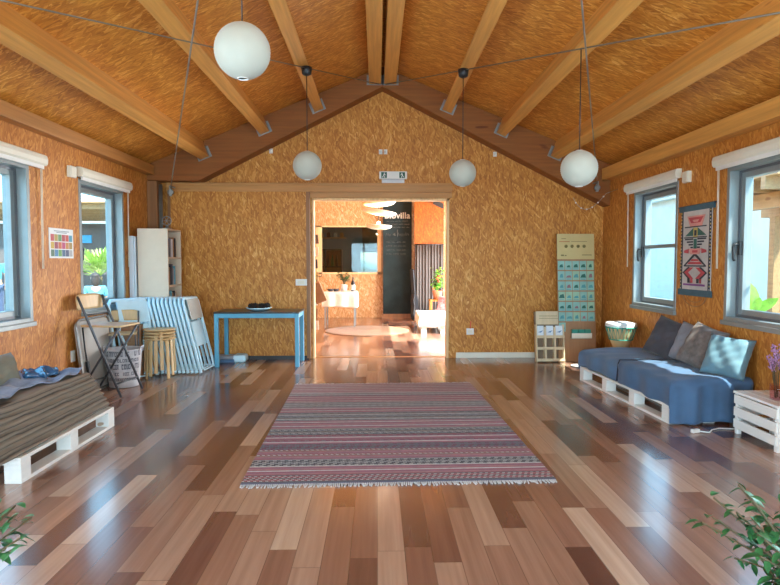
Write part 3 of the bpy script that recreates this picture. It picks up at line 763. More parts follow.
# ------------------------------------------------------------------ right daybed
b = MB(); b.box(2.265, 2.93, 4.60, 6.36, .155, .325); bedA = tag(b.build('mattress', 'mattress', bevel=.03, origin=(2.65, 5.5, .155)), 'foam mattress under the blue blankets on the right pallet', 'mattress')
def drape(name, label, mat, xf, xb, y0, y1, zt, dfront, dnear, dfar, seed, zfloor=.006):
    rnd = random.Random(seed); ph = [rnd.uniform(0, 6) for _ in range(6)]
    Wx = xb - xf; Ly = y1 - y0; U = Wx + dfront; V = Ly + dnear + dfar
    def fn(u, v):
        a = u * U; q = v * V - dnear
        da = max(0, a - Wx); x = xb - min(a, Wx)
        dn = max(0, -q); df = max(0, q - Ly); y = y0 + min(max(q, 0), Ly)
        dz = max(da, dn, df)
        wob = .006 * math.sin(9 * x + ph[0]) + .006 * math.sin(7 * y + ph[1] + 3 * x) + .004 * math.sin(23 * y + ph[2] + 5 * x)
        z = zt + wob - dz
        rnd_e = .015
        if da > 0: x -= min(da, .03) * .4 + .012 * math.sin(16 * y + ph[3]) * min(1, da / .08)
        if dn > 0: y -= min(dn, .03) * .4 + (.018 * math.sin(19 * x + ph[4]) + .012 * math.sin(41 * x + ph[5])) * min(1, dn / .1) + .03 * dn
        if df > 0: y += min(df, .03) * .4 + .012 * math.sin(17 * x + ph[4]) * min(1, df / .1)
        # soften the shoulder
        ex = min(Wx - a, q, Ly - q) if dfar and dnear else min(Wx - a, q if dnear else 9)
        if dz == 0 and ex < .04: z -= (.04 - ex) ** 2 * 9
        elif dz > 0: z -= .0144 * max(0, 1 - dz / .05)
        return (x, y, max(z, zfloor))
    b = MB(); b.grid(fn, 46, 60)
    return tag(b.build(name, mat, solid=.012, origin=((xf + xb) / 2, (y0 + y1) / 2, zt - .05)), label, 'blanket')
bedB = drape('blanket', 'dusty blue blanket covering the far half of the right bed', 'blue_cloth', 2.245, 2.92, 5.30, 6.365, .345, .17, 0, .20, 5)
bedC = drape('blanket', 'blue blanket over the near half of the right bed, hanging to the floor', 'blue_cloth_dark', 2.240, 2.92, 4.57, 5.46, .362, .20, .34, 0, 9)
b = MB(); pts = [(2.90 - k * .065, 5.465 + .006 * math.sin(k * 2.1), .372) for k in range(11)] + [(2.235, 5.465, .34), (2.225, 5.465, .25), (2.222, 5.467, .175)]
b.tube(pts, .006, 6); bedD = tag(b.build('edge_braid', 'navy', origin=(2.6, 5.465, .36)), 'dark braided edge where the two blue blankets overlap', 'braid')
for o in (bedP, bedA, bedB, bedC, bedD):        # the bed stands a little askew to the wall
    pv = Vector((2.235, 6.36, 0)); o.location = pv + Matrix.Rotation(R(3.4), 3, 'Z') @ (o.location - pv); o.rotation_euler.z = R(3.4)

def pillow(name, label, mat, c, size, rot, th=.16, patt=None, group='scatter pillows on the right bed'):
    w, h = size; b = MB()
    def sid(sg):
        def fn(u, v):
            a, q = u * 2 - 1, v * 2 - 1
            pin = 1 - .07 * (1 - a * a) * 0
            k = max(0, (1 - a ** 4)) ** .6 * max(0, (1 - q ** 4)) ** .6
            x = a * w / 2 * (1 - .06 * (1 - abs(q)) * 0 - .05 * (1 - q * q) * abs(a) ** 3 * 0 + .0)
            # concave edges, pointed corners
            x = a * w / 2 * (1 - .07 * (1 - q * q)); z = q * h / 2 * (1 - .07 * (1 - a * a))
            wr = .006 * math.sin(7 * a + 5 * q) * k + .004 * math.sin(13 * q - 9 * a) * k
            return (x, sg * (th / 2 * k + wr), z)
        return fn
    b.grid(sid(1), 20, 20); b.grid(sid(-1), 20, 20)
    bmesh.ops.remove_doubles(b.bm, verts=b.bm.verts, dist=.0008)
    o = b.build(name, mat); o.location = c; o.rotation_euler = rot
    return tag(o, label, 'pillow', group)
# rotation: local x = width, y = thickness, z = height
pillow('pillow', 'charcoal square pillow leaning at the far end of the pillow row', 'charcoal', (2.82, 5.60, .555), (.38, .40), (R(-24), R(14), R(-64)), .15)
pillow('pillow', 'plain mid grey pillow tucked behind the brown patterned pillow', 'grey_fab', (2.90, 5.33, .54), (.34, .38), (R(-20), R(10), R(-68)), .13)
pillow('pillow', 'brown patterned pillow with sunlit edge, between grey and blue pillows', 'brown_fab', (2.85, 5.05, .555), (.36, .40), (R(-26), R(12), R(-74)), .17)
pillow('pillow', 'pale blue shiny pillow nearest the crate table', 'sky_fab', (2.87, 4.71, .525), (.37, .35), (R(-24), R(3), R(-60)), .15)

# ------------------------------------------------------------------ left daybed
b = MB(); b.box(-2.92, -2.34, 3.36, 4.59, .155, .385); tag(b.build('mattress', 'mattress', bevel=.03, origin=(-2.5, 4, .155)), 'mattress under the brown striped blanket on the left pallet', 'mattress')
def left_blanket():
    rnd = random.Random(4)
    def fn(u, v):
        y = 3.12 + v * 1.50
        # profile: back top -> front edge -> sloping front built up of thin stacked pleats
        s = u * 1.0; sag = .012 * math.sin(3.1 * y + 1)
        if s < .62: x = -2.90 + s; z = .425 + .008 * math.sin(9 * y + 4 * x) + .006 * math.sin(17 * x) + sag
        else:
            d = (s - .62) / .38; x = -2.28 + .165 * d ** .8 + .014 * math.sin(d * 44 + 2.6 * y) * min(1, d * 8); z = .425 + sag * (1 - d) - .262 * d
        e = max(0, v - .95) / .05
        if s < .62: z -= .03 * e * e
        return (x, y, z)
    b = MB(); b.grid(fn, 90, 70)
    # far end
    def fe(u, v):
        x = -2.90 + u * (.62 + .165 * v ** .8); return (x, 4.62 + .010 * math.sin(30 * v), .395 - v * .232)
    b.grid(fe, 30, 12)
    return tag(b.build('blanket', 'striped_blanket', solid=.012, origin=(-2.5, 4, .3)), 'brown striped blanket in stacked folds over the left pallet bench', 'blanket')
left_blanket()
def left_sheet():
    def fn(u, v):
        y = 3.15 + v * 1.42 + .02 * math.sin(7 * u); x = -2.91 + u * (.60 - .03 * (1 - v) + .03 * math.sin(9 * v))
        z = .450 + .012 * math.sin(14 * x + 6 * y) + .010 * math.sin(27 * y - 7 * x) + .008 * math.sin(41 * x + 15 * y) + .012 * math.sin(3.1 * y + 1) + .008 * math.sin(9 * y + 4 * x)
        return (x, y, z)
    b = MB(); b.grid(fn, 50, 70)
    return tag(b.build('bed_sheet', 'slate', solid=.01, origin=(-2.6, 3.9, .42)), 'crumpled slate blue sheet lying on top of the left bench', 'sheet')
left_sheet()
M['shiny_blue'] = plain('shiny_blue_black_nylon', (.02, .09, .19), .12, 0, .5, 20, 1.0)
def bundle():
    def fn(sg):
        def f(u, v):
            a, q = u * 2 - 1, v * 2 - 1; k = max(0, 1 - a ** 4) ** .7 * max(0, 1 - q ** 4) ** .7
            return (-2.50 + .11 * a + .02 * math.sin(5 * q), 4.36 + .13 * q + .02 * math.sin(4 * a), .468 + (sg * .5 + .5) * .045 * k * (1 + .25 * math.sin(6 * a + 4 * q) + .15 * math.sin(13 * q)))
        return f
    b = MB(); b.grid(fn(1), 20, 22); b.grid(fn(-1), 20, 22)
    bmesh.ops.remove_doubles(b.bm, verts=b.bm.verts, dist=.0006)
    tag(b.build('nylon_bag', 'shiny_blue', origin=(-2.57, 4.33, .46)), 'shiny dark blue folded nylon bag on the left bench', 'bag')
bundle()
M['olive_fab'] = cloth('olive_brown_cotton', (.15, .14, .10))
pillow('pillow', 'olive brown pillow leaning on the left wall at the picture edge', 'olive_fab', (-2.60, 4.02, .545), (.36, .24), (R(-18), 0, R(80)), .14, group='pillow on the left bench')

# ------------------------------------------------------------------ crate table with flowers
def crate():
    x0, x1, y0, y1, h = 2.71, 3.035, 3.87, 4.345, .325
    t = thing('crate_table', 'white slatted wooden crate used as side table by the right wall', 'table', ((x0 + x1) / 2, (y0 + y1) / 2, 0))
    for a in (x0 + .012, x1 - .045):
        for c in (y0, y1 - .033): MB().box(a, a + .033, c, c + .033, 0, h - .018).build('corner_post', 'white_paint', t, bevel=.002)
    for k in range(3):
        z = .045 + k * .093
        MB().box(x0, x0 + .014, y0, y1, z, z + .068).build('side_slat', 'white_paint', t, bevel=.002)
        MB().box(x1 - .014, x1, y0, y1, z, z + .068).build('side_slat', 'white_paint', t, bevel=.002)
        MB().box(x0 + .014, x1 - .014, y1, y1 + .012, z, z + .068).build('end_slat', 'white_paint', t, bevel=.002)
        MB().box(x0 + .014, x1 - .014, y0 - .012, y0, z, z + .068).build('end_slat', 'white_paint', t, bevel=.002)
    n = 4; w = (x1 - x0) / n
    for k in range(n): MB().box(x0 + k * w, x0 + (k + 1) * w - .008, y0 - .012, y1 + .012, h - .018, h).build('top_slat', 'white_paint', t, bevel=.002)
crate()
t = thing('flower_vase', 'pink glass jar of purple dried flowers on the white crate', 'vase', (2.83, 4.04, .325))
b = MB(); b.lathe([(.034, .327), (.046, .335), (.049, .40), (.050, .435), (.046, .435), (.045, .40), (.042, .34), (.03, .335)], (2.83, 4.04, 0), 20); b.build('jar', 'pink_glass', t)
st = MB(); fl_ = MB(); rnd = random.Random(8)
for k in range(15):
    a = rnd.uniform(0, 2 * PI); sp_ = rnd.uniform(.03, .13); hh = rnd.uniform(.14, .27)
    p0 = Vector((2.83 + .015 * math.cos(a), 4.04 + .015 * math.sin(a), .34)); p1 = Vector((2.83 + sp_ * .45 * math.cos(a), 4.04 + sp_ * .6 * math.sin(a), .44 + hh * .4)); p2 = Vector((2.83 + sp_ * math.cos(a), 4.04 + sp_ * math.sin(a), .44 + hh))
    st.tube([p0, p1, p2], .0022, 5)
    for j in range(16):
        q = on(p1, p2, rnd.uniform(.25, 1.05)); q = q + Vector((rnd.uniform(-.012, .012), rnd.uniform(-.012, .012), rnd.uniform(-.01, .01)))
        fl_.ball(q, rnd.uniform(.004, .009), 6, 4)
st.build('stems', 'stem', t); fl_.build('blossom', 'purple', t)
t = thing('extension_cord', 'white extension cord with plug lying at the foot of the blue blanket', 'cord', (2.55, 4.42, 0))
MB().tube([(2.44, 4.36, .012), (2.52, 4.33, .008), (2.58, 4.40, .008), (2.66, 4.44, .008), (2.76, 4.42, .008), (2.84, 4.44, .008)], .005, 6).build('cable', 'white', t)
MB().cbox((2.425, 4.355, .014), (.07, .03, .026), (0, 0, R(20))).build('plug', 'white', t, bevel=.004)

# ------------------------------------------------------------------ drum, info board, rack in the right corner
t = thing('djembe_drum', 'goblet drum with white skin and green ropes behind the blue bed', 'drum', (2.835, 6.72, 0))
dc = (2.835, 6.72, 0)
MB().lathe([(.10, 0), (.125, .01), (.118, .05), (.085, .16), (.072, .24), (.078, .29), (.115, .38), (.150, .48), (.163, .55), (.165, .575), (.15, .578)], dc, 28).build('shell', 'birch', t)
MB().lathe([(.168, .545), (.173, .56), (.172, .585), (.166, .60), (.08, .603), (.01, .604)], dc, 28).build('skin', 'white', t)
M['green_rope'] = plain('green_rope', (.05, .28, .20), .8)
b = MB()
for k in range(20):
    a0, a1 = 2 * PI * k / 20, 2 * PI * (k + .5) / 20
    b.tube([(dc[0] + .170 * math.cos(a0), dc[1] + .170 * math.sin(a0), .555), (dc[0] + .128 * math.cos(a1), dc[1] + .128 * math.sin(a1), .41), (dc[0] + .170 * math.cos(a1 + .155), dc[1] + .170 * math.sin(a1 + .155), .555)], .005, 5)
b.tube([(dc[0] + .172 * math.cos(2 * PI * k / 28), dc[1] + .172 * math.sin(2 * PI * k / 28), .545) for k in range(28)], .008, 6, True)
b.tube([(dc[0] + .13 * math.cos(2 * PI * k / 28), dc[1] + .13 * math.sin(2 * PI * k / 28), .405) for k in range(28)], .007, 6, True)
b.build('rope', 'green_rope', t)

def board():
    x0, x1, H = 2.375, 2.87, 1.68
    t = thing('display_board', 'tall wooden display board with beige header and rows of turquoise cards in the right corner', 'board', (2.58, 7.6, 0))
    m = Matrix.Translation((0, 7.55, 0)) @ Matrix.Rotation(R(-6), 4, 'X')
    b = MB(); b.box(x0, x1, 0, .02, .0, H, m); b.build('panel', 'darkboard', t, bevel=.002)
    hm = [M['header'], M['header_ink'], M['header_red']]
    b = MB(); b.box(x0, x1, -.004, 0, 1.345, H, m)
    b.T = m; b.mi = 1
    for k in range(4): b.lathe([(.001, 0), (.022, 0), (.022, .0015), (.001, .0015)], (x0 + .12 + k * .08, -.006, 1.515), 14, True, Matrix.Rotation(R(90), 4, 'X'))
    b.box(x0 + .05, x0 + .09, -.0055, -.004, 1.385, 1.405); b.box(x0 + .10, x0 + .125, -.0055, -.004, 1.385, 1.40); b.box(x0 + .33, x0 + .46, -.0055, -.004, 1.395, 1.405)
    b.mi = 2; b.box(x0 + .03, x0 + .17, -.0055, -.004, 1.572, 1.582); b.mi = 1; b.box(x0 + .06, x0 + .12, -.0055, -.004, 1.612, 1.62); b.box(x0 + .19, x0 + .40, -.0055, -.004, 1.575, 1.581)
    b.build('header_sheet', hm, t)
    cm = [plain('card_pale_turquoise', (.24, .46, .40), .6), plain('card_mint', (.32, .50, .34), .6), plain('card_ink_green', (.02, .13, .10), .6), plain('card_teal_ink', (.08, .30, .32), .6), plain('card_rose_ink', (.30, .14, .16), .6)]
    b = MB(); b.T = m; rnd = random.Random(12)
    for r_ in range(7):
        for c in range(5):
            if r_ == 6 and c > 0: continue
            X = x0 + .008 + c * .0965; Z = 1.32 - r_ * .135
            b.mi = rnd.choice((0, 0, 1)); b.box(X, X + .088, -.003, 0, Z - .118, Z)
            b.mi = 2 if r_ == 0 else rnd.choice((2, 3, 3, 3, 4)); w = rnd.uniform(.045, .078); hgt = rnd.uniform(.03, .055)
            b.prism([(X + .044 - w / 2, -.0042, Z - .085), (X + .044 + w / 2, -.0042, Z - .085), (X + .044 + w * .3, -.0042, Z - .085 + hgt), (X + .04 - w * .2, -.0042, Z - .085 + hgt * .8)], (0, .001, 0))
            b.mi = 3; b.box(X + .01, X + .075, -.0042, -.003, Z - .108, Z - .102)
    b.build('card_sheet', cm, t)
    b = MB(); b.T = m
    b.box(x0 + .16, x1 - .07, -.05, 0, .30, .31); b.box(x0 + .16, x1 - .07, -.05, -.045, .30, .37)
    b.build('pocket_shelf', 'cream', t)
    b = MB(); b.T = m
    for k in range(3): b.box(x0 + .17 + k * .085, x0 + .245 + k * .085, -.04, -.008, .312, .42)
    b.build('leaflet_stack', 'green_rope', t)
M['darkboard'] = timber('reddish_plywood', (.36, .19, .09), 'z', .5, .12)
M['header'] = plain('beige_header_paper', (.56, .45, .20), .6, 0, .03)
M['header_ink'] = plain('olive_ink', (.20, .17, .06), .6)
M['header_red'] = plain('red_ink', (.45, .16, .06), .6)
board()
def rack():
    x0, x1, H = 2.065, 2.435, .66
    t = thing('leaflet_rack', 'low pale wooden rack with nine pockets standing by the back wall', 'rack', (2.25, 7.55, 0))
    m = Matrix.Translation((0, 7.50, 0)) @ Matrix.Rotation(R(-8), 4, 'X')
    b = MB(); b.box(x0, x1, .06, .075, 0, H + .0, m); b.build('back_panel', 'rack_back', t)
    for xx in (x0, x1 - .016): MB().box(xx, xx + .016, -.02, .06, 0, .49, m).build('side_panel', 'rack_wood', t, bevel=.002)
    for k in (1, 2): MB().box(x0 + k * (x1 - x0) / 3 - .013, x0 + k * (x1 - x0) / 3 + .013, -.015, .06, .03, .46, m).build('divider', 'rack_wood', t, bevel=.002)
    for k in range(3):
        z = .025 + k * .15
        MB().box(x0 + .016, x1 - .016, -.01, .06, z, z + .012, m).build('shelf', 'rack_wood', t, bevel=.001)
        MB().box(x0, x1, -.028, -.014, z - .012, z + .024, m).build('lip', 'rack_wood', t, bevel=.002)
    b = MB(); b.box(x0 + .02, x1 + .02, .035, .055, .49, .665, m); b.build('header_board', 'rack_wood', t, bevel=.002)
    b = MB(); b.T = m; b.box(x0 + .06, x0 + .30, .033, .035, .60, .606); b.box(x0 + .06, x0 + .32, .033, .035, .57, .575); b.box(x1 - .045, x1 - .015, .033, .035, .505, .53); b.build('header_print', 'header_ink', t)
    cm = [plain('leaflet_white', (.70, .76, .80), .5), plain('leaflet_blue', (.10, .22, .38), .5)]
    for k, lb in enumerate(('left', 'middle', 'right')):
        xc = x0 + (k + .5) * (x1 - x0) / 3
        b = MB(); b.T = m; b.box(xc - .045, xc + .045, .0, .012, .338, .475); b.mi = 1
        b.prism([(xc - .03, -.001, .39), (xc + .01, -.001, .385), (xc + .035, -.001, .415), (xc + .02, -.001, .41), (xc - .005, -.001, .40)], (0, .001, 0))
        tag(b.build('leaflet', cm, origin=(xc, 7.5, .34)), 'white and blue leaflet in the %s pocket of the rack\'s top row' % lb, 'leaflet', 'leaflets in the rack')
rack()
b = MB(); b.lathe([(.04, .004), (.075, .004), (.088, .016), (.085, .018), (.07, .009), (.01, .008)], (2.50, 7.18, 0), 24); tag(b.build('saucer', 'white', origin=(2.5, 7.18, 0)), 'white saucer on the floor in front of the display board', 'saucer')

# ------------------------------------------------------------------ blue table with bowl of cones
def blue_table():
    x0, x1, y0, y1, H = -2.005, -.965, 7.22, 7.74, .685
    t = thing('side_table', 'light blue steel table with dark top in front of the sliding door', 'table', ((x0 + x1) / 2, (y0 + y1) / 2, 0))
    for a in (x0, x1 - .05):
        for c in (y0, y1 - .05): MB().box(a, a + .05, c, c + .05, 0, H - .02).build('leg', 'blue_steel', t, bevel=.004)
    b = MB(); b.box(x0 + .05, x1 - .05, y0 + .006, y0 + .026, H - .075, H - .02); b.box(x0 + .05, x1 - .05, y1 - .026, y1 - .006, H - .075, H - .02)
    b.box(x0 + .006, x0 + .026, y0 + .05, y1 - .05, H - .075, H - .02); b.box(x1 - .026, x1 - .006, y0 + .05, y1 - .05, H - .075, H - .02); b.build('apron', 'blue_steel', t, bevel=.002)
    MB().box(x0 - .005, x1 + .005, y0 - .005, y1 + .005, H - .02, H).build('table_top', 'table_top', t, bevel=.003)
blue_table()
b = MB(); b.lathe([(.07, .686), (.085, .688), (.13, .705), (.165, .722), (.162, .726), (.12, .711), (.08, .696), (.01, .694)], (-1.50, 7.46, 0), 28); tag(b.build('dish', 'chair_white', origin=(-1.5, 7.46, .685)), 'pale blue shallow dish on the blue table', 'dish')
M['cone'] = plain('dark_cone_scales', (.020, .015, .012), .7, 0, .4, 60)
rnd = random.Random(2)
names = ['leftmost', 'second from the left', 'third from the left', 'middle back', 'second from the right', 'rightmost']
for k, (dx, dy, dz) in enumerate(((-.095, -.01, 0), (-.06, .05, .0), (-.02, -.03, -.004), (.02, .045, -.002), (.055, -.015, -.002), (.10, .02, .005))):
    b = MB(); c = Vector((-1.50 + dx, 7.46 + dy, .738 + dz)); b.ball(c, (.034, .034, .034), 10, 8)
    for j in range(44):
        z = 1 - 2 * (j + .5) / 44; a = j * 2.4; q = Vector((math.sqrt(1 - z * z) * math.cos(a), math.sqrt(1 - z * z) * math.sin(a), z))
        b.leaf(c + q * .027, q + Vector((0, 0, .5)), .020, .018, (q.y, -q.x, .3), .1)
    tag(b.build('pine_cone', 'cone', origin=tuple(c - Vector((0, 0, .034)))), 'dark pine cone, %s in the pale blue dish' % names[k], 'pine cone', 'pine cones in the dish')
t = thing('folded_mat', 'blue and white folded mat on the floor under the blue table', 'mat', (-1.98, 7.62, 0))
b = MB(); b.box(-2.16, -1.84, 7.54, 7.76, 0, .045); b.build('lower_fold', 'blue_cloth', t, bevel=.012)
b = MB(); b.box(-2.14, -1.86, 7.55, 7.75, .045, .085); b.build('upper_fold', 'mattress', t, bevel=.012)
b = MB(); b.box(-1.87, -1.70, 7.55, 7.75, .0, .10); b.build('rolled_end', 'chair_white', t, bevel=.03)

# ------------------------------------------------------------------ left corner clutter
def cabinet():
    x0, x1, y0, y1, H = -2.86, -2.50, 7.08, 7.56, 1.70
    t = thing('shelf_cabinet', 'tall off-white shelf cabinet with open right side in the left back corner', 'cabinet', ((x0 + x1) / 2, (y0 + y1) / 2, 0))
    MB().box(x0, x1, y0, y0 + .02, 0, H).build('side_panel', 'cab_white', t, bevel=.002)
    MB().box(x0, x1, y1 - .02, y1, 0, H).build('side_panel', 'cab_white', t, bevel=.002)
    MB().box(x0, x0 + .01, y0 + .02, y1 - .02, 0, H).build('back_panel', 'cab_white', t)
    for z in (.05, .36, .68, 1.0, 1.34, 1.68): MB().box(x0 + .01, x1, y0 + .02, y1 - .02, z, z + .02).build('shelf', 'cab_white', t)
cabinet()
bc = [('navy', 'blue_cloth'), ('board_white',), ('charcoal',), ('teal_shirt',), ('cardboard',)]
cols = [('pale blue', 'teal_shirt'), ('white', 'board_white'), ('charcoal', 'charcoal'), ('brown', 'cardboard'), ('grey', 'grey_fab'), ('navy', 'navy')]
k = 0
for zi, (z, nm) in enumerate(((1.36, 'top'), (1.02, 'middle'), (.70, 'lower'))):
    y = 7.11; rnd = random.Random(zi)
    for j in range(6):
        w = rnd.uniform(.035, .06); h = rnd.uniform(.20, .27); cn, cmn = cols[(j * 2 + zi + j // 3) % 6]
        if y + w > 7.53: break
        b = MB(); b.box(-2.76, -2.52, y, y + w - .003, z, z + h)
        o = b.build('binder', cmn, origin=(-2.64, y + w / 2, z), bevel=.003)
        tag(o, '%s binder, number %s from the front on the %s shelf of the tall cabinet' % (cn, ('one', 'two', 'three', 'four', 'five', 'six')[j], nm), 'binder', 'binders in the tall cabinet'); y += w
b = MB(); b.box(-2.94, -2.885, 7.02, 7.42, .02, 1.61); b.box(-2.885, -2.868, 7.04, 7.07, .02, 1.60)
tag(b.build('whiteboard', 'board_white', origin=(-2.91, 7.2, 0.02), bevel=.006), 'cool white board standing between the left window and the tall cabinet', 'board')
t = thing('desk_fan', 'small grey wire fan on top of the tall cabinet', 'fan', (-2.58, 7.3, 1.70))
b = MB(); b.lathe([(.05, 1.70), (.055, 1.71), (.02, 1.72), (.01, 1.76)], (-2.58, 7.3, 0), 14); b.build('base', 'steel', t)
b = MB(); b.tube([(-2.58 + .055 * math.cos(2 * PI * k / 20), 7.29, 1.805 + .055 * math.sin(2 * PI * k / 20)) for k in range(20)], .005, 6, True)
for k in range(6): b.tube([(-2.58, 7.285, 1.805), (-2.58 + .055 * math.cos(2 * PI * k / 6), 7.29, 1.805 + .055 * math.sin(2 * PI * k / 6))], .003, 5)
b.build('cage', 'steel', t)

# folded white chairs: local x = thickness, y = width, z = height, bottom at z=0
def folded_chair():
    t = thing('folding_chair', 'white folded chair in the leaning row', 'chair', (0, 0, 0), 'white folded chairs leaning in a row')
    w = .225
    b = MB(); b.tube([(0, -w, .012), (0, -w, .55), (0, -w, .835), (0, -w + .035, .88), (0, w - .035, .88), (0, w, .835), (0, w, .55), (0, w, .012)], .0165, 10); b.build('main_frame', 'chair_white', t)
    b = MB(); b.tube([(.014, -w + .055, .50), (.013, -w + .055, .05), (.012, -w + .09, .015), (.012, w - .09, .015), (.013, w - .055, .05), (.014, w - .055, .50)], .009, 8); b.build('rear_frame', 'chair_white', t)
    b = MB(); b.box(.004, .018, -w + .09, w - .012, .62, .865); b.build('backrest', 'chair_white', t, bevel=.006)
    b = MB(); b.box(-.013, -.003, -w + .09, w - .012, .30, .60); b.build('seat', 'chair_white', t, bevel=.006)
    for s in (-1, 1): b = MB(); b.tube([(0, s * w, .0), (0, s * w, .03)], .020, 10); b.build('foot_cap', 'chair_white', t)
    return t
fc = folded_chair(); nW = ['rightmost', 'second from the right', 'third from the right', 'fourth from the right', 'fifth from the right', 'sixth from the right', 'seventh from the right', 'eighth from the right', 'ninth from the right', 'tenth from the right', 'eleventh from the right', 'twelfth from the right', 'thirteenth from the right', 'fourteenth from the right']
for k in range(14):
    loc = (-2.03 - k * .0475, 7.02 - k * .004, .014); rot = (0, R(-13.5), R(-4))
    lb = 'pale blue-white folded chair leaning in the row, %s' % nW[k]
    if k == 0: fc.location = loc; fc.rotation_euler = rot; fc['label'] = lb + ', with its grey backrest showing'
    else: bfc = dup(fc, loc, rot, lb)
for ch in fc.children:
    if ch.name.split('.')[0] == 'backrest':
        ch.data = ch.data.copy(); ch.data.materials[0] = M['chair_panel']; ch['label'] = 'grey-beige backrest panel'
dup(bfc, (-2.64, 6.50, .014), (0, R(-13), R(-38)), 'pale blue-white folded chair turned towards the camera behind the tall folding stool')
dup(bfc, (-2.70, 6.62, .014), (0, R(-13), R(-34)), 'pale blue-white folded chair at the far left, just behind the turned folded one')

# tall folding stool with back: faces +x
def bar_chair():
    t = thing('folding_bar_stool', 'tall folding bar stool with dark tube frame and wooden back before the left wall', 'bar stool', (0, 0, 0), 'dark framed folding chairs with wooden backs')
    w = .19
    for s in (-1, 1):
        MB().tube([(-.20, s * w, .97), (-.17, s * w, .90), (.22, s * w, .01)], .012, 8).build('leg', 'graphite', t)
        MB().tube([(.20, s * (w - .03), .68), (-.24, s * (w - .03), .01)], .011, 8).build('leg', 'graphite', t)
    b = MB()
    b.tube([(.165, -w, .135), (.165, w, .135)], .010, 8); b.build('footrest', 'graphite', t)
    MB().tube([(-.16, -w + .03, .13), (-.16, w - .03, .13)], .009, 8).build('stretcher', 'graphite', t)
    MB().tube([(-.13, -w, .79), (-.13, w, .79)], .009, 8).build('stretcher', 'graphite', t)
    b = MB()
    def fb(u, v): a = u * 2 - 1; return (-.195 + .02 * (v) * -1 - .02 * (1 - a * a), a * (w + .01) * (1 - .05 * max(0, v - .7) / .3), .84 + .15 * v - .02 * abs(a) ** 5 * v)
    b.grid(fb, 16, 6); b.build('backrest', 'birch', t, solid=.012)
    MB().box(-.19, .22, -w + .015, w - .015, .675, .695).build('seat', 'birch', t, bevel=.008)
    return t
bs = bar_chair(); bs.location = (-2.63, 5.80, 0); bs.rotation_euler = (0, 0, R(-8))
o = dup(bs, (-2.74, 6.36, 0), (0, 0, R(-70)), 'lower folding chair with wooden back behind the tall folding stool', .78)

b = MB(); b.cbox((-2.74, 6.60, .30), (.20, .20, .60), (0, 0, R(12)))
t = thing('cardboard_box', 'tall brown cardboard box behind the white laundry basket', 'box', (-2.74, 6.60, 0)); b.build('carton', 'cardboard', t, bevel=.004)
b = MB(); m = Matrix.Translation((-2.74, 6.60, 0)) @ Matrix.Rotation(R(12), 4, 'Z')
b.box(-.10, .0, -.104, -.100, .42, .60, m); b.box(.02, .10, -.16, -.10, .597, .601, m); b.build('flap', 'darkbrown', t)

t = thing('laundry_basket', 'white fabric laundry basket with dark printed lettering on the left', 'basket', (-2.655, 6.16, 0))
bc_ = (-2.655, 6.16, 0)
M['basket_cloth'] = cloth('white_canvas', (.55, .54, .55))
M['print_grey'] = plain('dark_grey_print', (.12, .12, .15), .8)
b = MB(); b.lathe([(.13, .003), (.145, .006), (.155, .10), (.168, .25), (.180, .385), (.186, .395), (.180, .40), (.172, .39), (.160, .25), (.148, .10), (.12, .02), (.01, .02)], bc_, 32); b.build('body', 'basket_cloth', t)
b = MB(); rnd = random.Random(21)
for z0, h in ((.335, .05), (.275, .035), (.20, .055), (.135, .035), (.08, .03)):
    a = -PI * .92
    while a < -.08 * PI:
        da = rnd.uniform(.07, .16); rr = .1475 + .0955 * z0 + .002
        def P(aa, zz): r2 = .1475 + .0955 * zz + .003; return (bc_[0] + r2 * math.cos(aa), bc_[1] + r2 * math.sin(aa), zz)
        if rnd.random() < .85:
            b.quad(P(a, z0), P(a + da * .3, z0), P(a + da * .3, z0 + h), P(a, z0 + h))
            if rnd.random() < .7: b.quad(P(a + da * .3, z0 + h * .75), P(a + da * .8, z0 + h * .75), P(a + da * .8, z0 + h), P(a + da * .3, z0 + h))
            if rnd.random() < .6: b.quad(P(a + da * .3, z0), P(a + da * .8, z0), P(a + da * .8, z0 + h * .22), P(a + da * .3, z0 + h * .22))
            if rnd.random() < .5: b.quad(P(a + da * .6, z0), P(a + da * .8, z0), P(a + da * .8, z0 + h), P(a + da * .6, z0 + h))
        a += da
b.build('printed_lettering', 'print_grey', t)
for s in (-1, 1):
    b = MB(); b.tube([(bc_[0] + s * .175, bc_[1] - .05, .37), (bc_[0] + s * .195, bc_[1] - .03, .42), (bc_[0] + s * .195, bc_[1] + .03, .42), (bc_[0] + s * .175, bc_[1] + .05, .37)], .007, 6); b.build('handle', 'basket_cloth', t)

# nested wooden stools
def stool():
    t = thing('wooden_stool', 'birch stool', 'stool', (0, 0, 0), 'nested birch stools')
    b = MB(); b.lathe([(.02, .432), (.165, .432), (.175, .438), (.175, .446), (.168, .45), (.02, .45)], (0, 0, 0), 32); b.build('seat', 'birch', t)
    for k in range(4):
        a = PI / 4 + k * PI / 2; ca, sa = math.cos(a), math.sin(a)
        m = Matrix.Rotation(a, 4, 'Z')
        b = MB(); w = .028
        pts = [(.05, .4305), (.118, .4305), (.140, .425), (.152, .405), (.158, .36), (.172, .0)]
        inn = [(.160, .0), (.146, .355), (.140, .395), (.130, .410), (.112, .4165), (.05, .4165)]
        b.T = m; b.prism([(x, -w / 2 * 1.3, z) for x, z in pts + inn], (0, w * 1.3, 0)); b.build('leg', 'birch', t, bevel=.003)
    return t
st_ = stool(); sl = ['bottom stool', 'second stool from the bottom', 'third stool from the bottom', 'top stool']
for k in range(4):
    loc = (-2.455, 6.64, k * .034); rot = (0, 0, R(6 + k * 22)); lb = '%s of the nested birch stools by the white folded chairs' % sl[k]
    if k == 0: st_.location = loc; st_.rotation_euler = rot; st_['label'] = lb
    else: dup(st_, loc, rot, lb)

